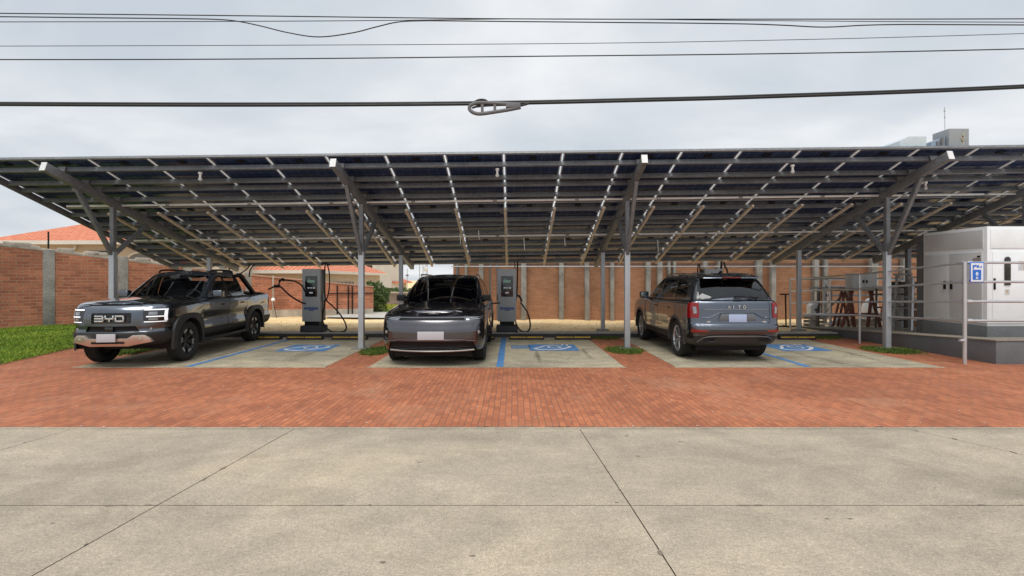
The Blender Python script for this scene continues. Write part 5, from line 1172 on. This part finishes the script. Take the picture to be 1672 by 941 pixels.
# ---------------------------------------------------------------- PEOPLE CARRIER / SUV facing the camera
def make_suv_front():
    root = empty('parked_suv', (-1.45, 8.75, .008)); tag(root, 'black grey SUV facing forward with slim headlights and a blank pale plate', 'car')
    pc = paint('graphite_paint', (.110, .106, .116), 1.0, .24)
    belt = pchip([0, .15, .5, 1.0, 1.35, 2.6, 3.8, 4.75], [.90, .94, .985, 1.04, 1.075, 1.10, 1.13, 1.15]); zb, zt = .25, .97
    def zmap(z, y): return zb+(z-zb)/(zt-zb)*(belt(y)-zb)
    lev = [(.25, .20, 4.55, .80, .30, .3, .20, .12), (.29, .08, 4.66, .90, .32, .3, .20, .12), (.38, .02, 4.70, .935, .33, .3, .20, .12), (.52, .0, 4.72, .95, .33, .28, .20, .12), (.66, .0, 4.72, .95, .33, .26, .20, .12),
           (.78, .03, 4.70, .95, .33, .26, .21, .12), (.85, .055, 4.68, .948, .33, .26, .21, .12), (.90, .09, 4.66, .94, .33, .26, .21, .12), (.945, .17, 4.63, .91, .34, .26, .21, .12), (.97, .30, 4.60, .85, .35, .26, .20, .12)]
    YA, YB, ZA, RA = .92, 3.72, .355, .40
    def fl(y, z):
        v = 0
        for yc in (YA, YB): v += .022*math.exp(-((y-yc)/.45)**2)*max(0, 1-abs(z-.70)/.35)
        return v-.02*math.exp(-((z-.55)/.12)**2)*(1 if 1.4 < y < 3.2 else 0)
    bm = shell(lev, zmap, crown=.055, floor=0, flare=fl, nlev=46)
    hull = bm.copy(); arch_cut(bm, YA, ZA, RA); arch_cut(bm, YB, ZA, RA)
    fr = lambda f: f.calc_center_median().y < .8 and f.normal.y < -.1 and f.normal.z < .8
    top = lambda f: f.normal.z > .5 and f.calc_center_median().z > .9
    part(carve(bm, rounded([(-.74, .36), (.74, .36), (.82, 1.25), (-.82, 1.25)], .2), (0, 1), top), 'hood', pc, root, shift=(0, 0, .005))
    part(carve(bm, [(-.60, .835), (.60, .835), (.58, .875), (-.58, .875)], (0, 2), fr), 'light_slot', 'black', root, shift=(0, .02, 0))
    for s in (1, -1):
        sl_ = lambda f, s=s: f.calc_center_median().y < .75 and f.calc_center_median().x*s > .4
        hl = part(carve(bm, [(s*.60, .838), (s*.94, .852), (s*.94, .905), (s*.60, .868)], (0, 2), sl_), 'headlight', 'gloss_black', root)
        b2 = hull.copy()
        part(carve(b2, [(s*.60, .862), (s*.935, .893), (s*.935, .903), (s*.60, .872)], (0, 2), sl_), 'light_strip', 'lens', hl, infl=.006); b2.free()
        b2 = hull.copy()
        part(carve(b2, [(s*.62, .843), (s*.90, .858), (s*.90, .872), (s*.62, .856)], (0, 2), sl_), 'light_strip', 'lens', hl, infl=.004); b2.free()
        part(carve(bm, rounded([(s*.80, .47), (s*.925, .47), (s*.925, .78), (s*.835, .78), (s*.79, .68)], .03), (0, 2), sl_), 'air_curtain', 'gloss_black', root, infl=-.012)
        m_ = MB(); m_.lathe([(.001, -.012), (.03, -.01), (.036, .01)], 'y', (s*.835, .195, .62), 12); m_.build('corner_lamp', 'lens', root, smooth=True)
    gi = part(carve(bm, [(-.82, .29), (.82, .29), (.74, .462), (-.74, .462)], (0, 2), fr), 'lower_grille', 'black', root, shift=(0, .03, 0))
    m_ = MB()
    for z in (.325, .355, .385, .415): m_.tube([(x, .035+.20*(x/.94)**2+.015, z) for x in np.linspace(-.70, .70, 9)], .006, 5)
    m_.build('grille_bars', 'cladding', gi)
    m_ = MB(); m_.tube([(x, -.0+.20*(x/.94)**2+.05, .283+.02*(abs(x)/.8)**3) for x in np.linspace(-.76, .76, 15)], .018, 8); m_.build('lower_trim', 'silver', root, smooth=True)
    m_ = MB(); m_.tube([(x, -.008+.20*(x/.94)**2, .468+.02*(abs(x)<.66)) for x in np.linspace(-.78, .78, 27)], .012, 8); m_.build('grille_lip', pc, root, smooth=True)
    m_ = MB(); m_.box(-.235, .235, -.03, -.005, .495, .645); m_.build('number_plate', 'plate', root, bevel=.004)
    m_ = MB(); m_.box(-.09, -.03, .285, .30, .965, .978); m_.box(.03, .09, .285, .30, .965, .978); m_.box(-.035, .035, .27, .29, .955, .967); m_.build('badge', 'chrome', root)
    for s in (1, -1):
        part(carve(bm, [(YA+RA-.02, .2), (YB-RA+.02, .2), (YB-RA+.02, .40), (YA+RA-.02, .40)], (1, 2), side(s, .6)), 'rocker_panel', 'cladding', root, infl=.008)
        for y0, y1 in ((1.45, 2.44), (2.455, 3.40)):
            poly = [(y0, .42), (y1, .42), (y1, 1.08), (y0, 1.08)] if y0 < 2 else [(y0, .42), (3.30, .42), (y1, .65), (y1, 1.10), (y0, 1.10)]
            d_ = part(carve(bm, rounded(poly, .03), (1, 2), lambda f, s=s: f.calc_center_median().x*s > .6 and abs(f.normal.x) > .3), 'door', pc, root, infl=-.004); handle(d_, s, .955, y1-.18, .93, 'gloss_black')
    part(bm, 'body', pc, root)
    xside = lambda y, z: .935+fl(y, z)
    for yc in (YA, YB): arch_trim(root, yc, ZA, RA-.005, RA+.035, xside, 'cladding', -5, 185, t=.022); liner(root, yc, ZA, RA+.004, .55, .93)
    m_ = MB(); m_.box(-.70, .70, .25, 4.4, .17, .40); m_.build('underbody', 'black', root)
    gl = [(.98, .98, 4.62, .85, .20, .2, .30, .10), (1.08, 1.14, 4.58, .835, .20, .2, .30, .10), (1.25, 1.44, 4.50, .815, .19, .2, .28, .10), (1.45, 1.82, 4.38, .745, .18, .2, .25, .10), (1.58, 2.12, 4.28, .69, .18, .2, .22, .10), (1.63, 2.28, 4.22, .65, .18, .2, .2, .10), (1.655, 2.42, 4.15, .59, .2, .2, .18, .1)]
    cb_ = shell(gl, lambda z, y: z+.0, crown=.04, nlev=26)
    part(carve(cb_, rounded([(-.80, 1.07), (.80, 1.07), (.625, 1.60), (-.625, 1.60)], .07), (0, 2), lambda f: f.normal.y < -.25 and f.calc_center_median().y < 2.6), 'windscreen', 'wind', root, infl=-.005)
    part(carve(cb_, rounded([(-.66, 1.17), (.66, 1.17), (.56, 1.55), (-.56, 1.55)], .06), (0, 2), lambda f: f.normal.y > .35), 'rear_window', 'privacy', root, infl=-.005)
    for s in (1, -1):
        for poly in ([(1.72, 1.10), (2.40, 1.11), (2.40, 1.585), (2.22, 1.57)], [(2.50, 1.115), (3.36, 1.13), (3.30, 1.57), (2.50, 1.585)], [(3.46, 1.14), (4.10, 1.17), (3.96, 1.50), (3.42, 1.56)]):
            part(carve(cb_, rounded(poly, .05), (1, 2), side(s, .5)), 'side_window', 'privacy', root, infl=-.006)
        mirror(root, s, .84, 1.70, 1.19, 'black', .07, .78)
        m_ = MB(); m_.tube(catmull([(s*.615, 2.45, 1.655), (s*.62, 2.55, 1.69), (s*.61, 3.9, 1.68), (s*.60, 4.05, 1.64)], 5), .016, 8); m_.build('roof_rail', 'silver', root, smooth=True)
    part(cb_, 'cabin_shell', paint('black_roof_paint', (.012, .012, .014), .3, .2), root)
    m_ = MB(); m_.box(-.78, .78, 1.45, 2.0, .85, 1.07); m_.build('dashboard', 'interior', root, bevel=.05)
    m_ = MB(); m_.box(-.82, .82, 1.3, 4.4, .45, .65); m_.build('cabin_floor', 'interior', root)
    seats(root, (-.38, .38), 2.40, .76); seats(root, (-.42, .42), 3.3, .76, .6); steering(root, .38, 2.02, 1.04)
    m_ = MB(); m_.beam((-.05, 1.10, 1.075), (.55, 1.24, 1.10), .022, .018); m_.beam((-.65, 1.28, 1.10), (-.10, 1.12, 1.08), .022, .018); m_.build('wiper', 'black', root)
    for y in (YA, YB):
        for s in (1, -1): wheel(root, (s*.81, y, .355), .355, .24, .245, 'multi', s < 0)
    return root
make_suv_front()

# ---------------------------------------------------------------- SUV seen from behind (turned round)
def make_suv_rear():
    root = empty('parked_suv', (4.24, 13.92, .008), math.pi); root.scale = (.905, 1, 1); tag(root, 'dark blue grey SUV seen from behind with red tail lights and pale bluish plate', 'car')
    pc = paint('steel_blue_paint', (.120, .138, .168), 1.0, .24)
    belt = pchip([0, .3, 1.1, 2.5, 4.75], [.98, 1.03, 1.11, 1.14, 1.19]); zb, zt = .30, 1.19
    def zmap(z, y): return zb+(z-zb)/(zt-zb)*(belt(y)-zb)
    lev = [(.30, .22, 4.46, .78, .3, .25, .18, .08), (.36, .08, 4.62, .90, .32, .26, .18, .10), (.46, .02, 4.71, .94, .32, .25, .18, .11), (.60, .0, 4.765, .955, .32, .22, .18, .12), (.70, .02, 4.76, .955, .32, .20, .18, .12),
           (.735, .02, 4.725, .952, .32, .19, .18, .12), (.90, .05, 4.705, .952, .32, .18, .18, .12), (1.05, .10, 4.69, .948, .32, .17, .18, .11), (1.13, .16, 4.675, .93, .32, .16, .18, .11), (1.17, .24, 4.65, .90, .33, .16, .18, .10), (1.19, .32, 4.62, .86, .34, .16, .18, .1)]
    YA, YB, ZA, RA = 1.0, 3.80, .375, .425
    def fl(y, z):
        v = 0
        for yc in (YA, YB): v += .026*math.exp(-((y-yc)/.45)**2)*max(0, 1-abs(z-.78)/.36)
        return v-.022*math.exp(-((z-.62)/.13)**2)*(1 if 1.5 < y < 3.3 else 0)
    bm = shell(lev, zmap, crown=.05, floor=0, flare=fl, nlev=52)
    hull = bm.copy(); arch_cut(bm, YA, ZA, RA); arch_cut(bm, YB, ZA, RA)
    rr_ = lambda f: f.calc_center_median().y > 4.2 and f.normal.y > .1
    for s in (1, -1):
        sl_ = lambda f, s=s: f.calc_center_median().y > 4.30 and f.calc_center_median().x*s > .4 and f.normal.y > .22
        tl = part(carve(bm, [(s*.765, .845), (s*1.0, .845), (s*1.0, 1.135), (s*.765, 1.135)], (0, 2), sl_), 'tail_light', 'red_lens', root, infl=.008)
        b2 = hull.copy()
        part(carve(b2, rounded([(s*.81, .93), (s*.865, .93), (s*.88, 1.06), (s*.82, 1.06)], .015), (0, 2), sl_), 'lamp_lens', 'lens', tl, infl=.014); b2.free()
        part(carve(bm, [(s*.62, .60), (s*.92, .575), (s*.92, .635), (s*.62, .625)], (0, 2), sl_), 'reflector', 'red_dark', root, infl=.004)
        part(carve(bm, [(s*.86, .46), (s*.945, .46), (s*.945, .66), (s*.925, .66)], (0, 2), sl_), 'bumper_vent', 'black', root, infl=-.01)
    part(carve(bm, [(-.60, .607), (.60, .607), (.60, .624), (-.60, .624)], (0, 2), rr_), 'bumper_slot', 'cladding', root, shift=(0, -.006, 0))
    tg = part(carve(bm, rounded([(-.715, 1.175), (.715, 1.175), (.715, .80), (.66, .715), (-.66, .715), (-.715, .80)], .03), (0, 2), rr_), 'tailgate', pc, root, infl=-.006)
    # lower tailgate bowl and plate
    m_ = MB(); V = [(-.56, .845), (-.36, .945), (.36, .945), (.56, .845)]
    m_.tube([(x, 4.69-.11*(x/.95)**2+.012, z) for x, z in [(-.70, .845)]+V+[(.70, .845)]], .011, 6); m_.build('tailgate_crease', pc, tg, smooth=True)
    m_ = MB(); m_.prism([(-.40, .80), (.40, .80), (.34, .935), (-.34, .935)], 1, 4.694, 4.708); m_.build('plate_panel', paint('light_panel_paint', (.13, .14, .155), .5, .35), tg, bevel=.006)
    m_ = MB(); m_.box(-.185, .185, 4.712, 4.726, .775, .92); m_.build('number_plate', 'plate_blue', root, bevel=.004)
    mm = Matrix.Rotation(math.pi, 4, 'Z')
    for q, ch in enumerate('AITO'):
        m_ = MB(); stroke_text(m_, ch, -.195+q*.105+.0, -4.70, 1.035, .048, .05 if ch != 'I' else .02, 0, .011, .004)
        m_.v = [tuple(mm @ Vector(p)) for p in m_.v]; m_.build('letter', 'chrome', tg)
    m_ = MB(); m_.box(.42, .62, 4.655, 4.672, .768, .786); m_.box(-.62, -.50, 4.655, 4.672, .768, .79); m_.box(-.62, -.60, 4.66, 4.674, .855, .875); m_.build('badge', 'chrome', tg)
    m_ = MB(); m_.tube([(x, 4.715-.11*(x/.95)**2, 1.012) for x in np.linspace(-.66, .66, 13)], .005, 5); m_.build('crease_line', 'silver', tg)
    # grey lower bumper with exhaust shapes
    lb = part(carve(bm, [(-1.2, .2), (1.2, .2), (1.2, .50), (-1.2, .50)], (0, 2), lambda f: f.calc_center_median().y > YB+RA-.02), 'rear_bumper', plain('grey_bumper', (.045, .043, .042), .5, .3), root, infl=.008)
    m_ = MB(); m_.tube(catmull([(-.80, 4.60, .39), (-.68, 4.68, .475), (-.50, 4.74, .505), (0, 4.79, .51), (.50, 4.74, .505), (.68, 4.68, .475), (.80, 4.60, .39)], 6), .014, 8); m_.build('diffuser_trim', plain('dull_trim', (.12, .115, .11), .4, .5), lb, smooth=True)
    for s in (1, -1):
        m_ = MB(); m_.tube([(s*(.58+.13*math.cos(a)), 4.69+.0*s-.03*math.cos(a), .435+.035*math.sin(a)) for a in [2*math.pi*q/20 for q in range(20)]], .010, 6, closed=True); m_.build('exhaust_trim', 'cladding', lb, smooth=True)
        m_ = MB(); m_.prism([(s*.58+.115*math.cos(a), .435+.028*math.sin(a)) for a in [2*math.pi*q/16 for q in range(16)]], 1, 4.62, 4.695); m_.build('exhaust_tip', 'black', lb)
    for s in (1, -1):
        part(carve(bm, [(YA+RA-.02, .2), (YB-RA+.02, .2), (YB-RA+.02, .46), (YA+RA-.02, .46)], (1, 2), side(s, .6)), 'rocker_panel', 'cladding', root, infl=.008)
        for y0, y1 in ((1.52, 2.50), (2.515, 3.46)):
            poly = [(y0, .48), (y1, .48), (y1, 1.12), (y0, 1.10)] if y0 < 2 else [(y0, .48), (3.34, .48), (y1, .72), (y1, 1.14), (y0, 1.12)]
            d_ = part(carve(bm, rounded(poly, .03), (1, 2), lambda f, s=s: f.calc_center_median().x*s > .6 and abs(f.normal.x) > .3), 'door', pc, root, infl=-.004); handle(d_, s, .957, y1-.18, .98, 'gloss_black')
    part(bm, 'body', pc, root)
    xside = lambda y, z: .937+fl(y, z)
    for yc in (YA, YB): arch_trim(root, yc, ZA, RA-.005, RA+.05, xside, plain('warm_cladding', (.045, .04, .037), .6) if yc == YA else bpy.data.materials['warm_cladding'], -8, 188, t=.022); liner(root, yc, ZA, RA+.004, .55, .93)
    m_ = MB(); m_.box(-.70, .70, .3, 4.3, .19, .42); m_.build('underbody', 'black', root)
    m_ = MB(); m_.cyl((-.3, 4.1, .30), (.3, 4.1, .30), .12); m_.build('silencer', 'cladding', root)
    gl = [(1.04, 1.02, 4.66, .875, .2, .14, .30, .10), (1.14, 1.18, 4.63, .868, .2, .14, .30, .10), (1.21, 1.30, 4.605, .858, .19, .14, .28, .10), (1.40, 1.66, 4.47, .795, .18, .14, .25, .09), (1.555, 1.96, 4.33, .73, .18, .15, .22, .08), (1.62, 2.12, 4.26, .69, .18, .16, .2, .08), (1.65, 2.28, 4.18, .63, .2, .18, .18, .08)]
    cb_ = shell(gl, lambda z, y: z, crown=.045, nlev=28)
    part(carve(cb_, rounded([(-.765, 1.205), (.765, 1.205), (.655, 1.575), (-.655, 1.575)], .05), (0, 2), lambda f: f.normal.y > .3 and f.calc_center_median().y > 4), 'rear_window', glass('dark_rear_glass', (.16, .175, .17)), root, infl=-.005)
    part(carve(cb_, rounded([(-.78, 1.14), (.78, 1.14), (.63, 1.58), (-.63, 1.58)], .06), (0, 2), lambda f: f.normal.y < -.3), 'windscreen', 'win', root, infl=-.005)
    for s in (1, -1):
        for poly in ([(1.80, 1.155), (2.44, 1.165), (2.44, 1.575), (2.20, 1.56)], [(2.54, 1.17), (3.40, 1.185), (3.34, 1.57), (2.54, 1.575)], [(3.50, 1.195), (4.18, 1.215), (4.06, 1.48), (3.88, 1.545), (3.46, 1.565)]):
            part(carve(cb_, rounded(poly, .05), (1, 2), side(s, .5)), 'side_window', glass('side_privacy', (.20, .21, .21)) if 'side_privacy' not in bpy.data.materials else bpy.data.materials['side_privacy'], root, infl=-.006)
        m_ = MB(); m_.tube(catmull([(s*.885, 1.55, 1.145), (s*.875, 2.5, 1.165), (s*.868, 3.5, 1.185), (s*.85, 4.2, 1.205)], 6), .010, 6); m_.build('window_trim', 'silver', root, smooth=True)
        mirror(root, s, .87, 1.78, 1.20, 'gloss_black', .20)
        m_ = MB(); m_.tube(catmull([(s*.60, 2.35, 1.655), (s*.62, 2.5, 1.69), (s*.615, 3.2, 1.70), (s*.605, 3.9, 1.685), (s*.595, 4.1, 1.645)], 5), .019, 8); m_.build('roof_rail', 'silver', root, smooth=True)
    m_ = MB(); m_.prism([(4.02, 1.655), (4.12, 1.685), (4.44, 1.625), (4.46, 1.60), (4.30, 1.59)], 0, -.60, .60); sp_ = m_.build('spoiler', pc, root, bevel=.012)
    m_ = MB(); m_.box(-.20, .20, 4.452, 4.468, 1.604, 1.620); m_.build('brake_light', 'red_lens', sp_)
    part(cb_, 'cabin_shell', paint('dark_roof_paint', (.022, .024, .028), .5, .25), root)
    m_ = MB(); m_.beam((-.08, 4.635, 1.245), (-.50, 4.60, 1.235), .03, .022); m_.box(-.16, .02, 4.61, 4.66, 1.228, 1.262); m_.build('rear_wiper', 'black', root)
    m_ = MB(); m_.prism([(3.85, 1.69), (4.02, 1.69), (4.01, 1.755), (3.98, 1.755)], 0, -.02, .02); m_.build('roof_antenna', 'black', root)
    m_ = MB(); m_.box(-.78, .78, 1.5, 2.0, .9, 1.13); m_.build('dashboard', 'interior', root, bevel=.05)
    m_ = MB(); m_.box(-.82, .82, 1.3, 4.5, .5, .7); m_.build('cabin_floor', 'interior', root)
    seats(root, (-.38, .38), 2.4, .80); seats(root, (-.42, .42), 3.3, .80, .6)
    for y in (YA, YB):
        for s in (1, -1): wheel(root, (s*.82, y, .375), .375, .25, .265, 'double', s < 0)
    return root
make_suv_rear()
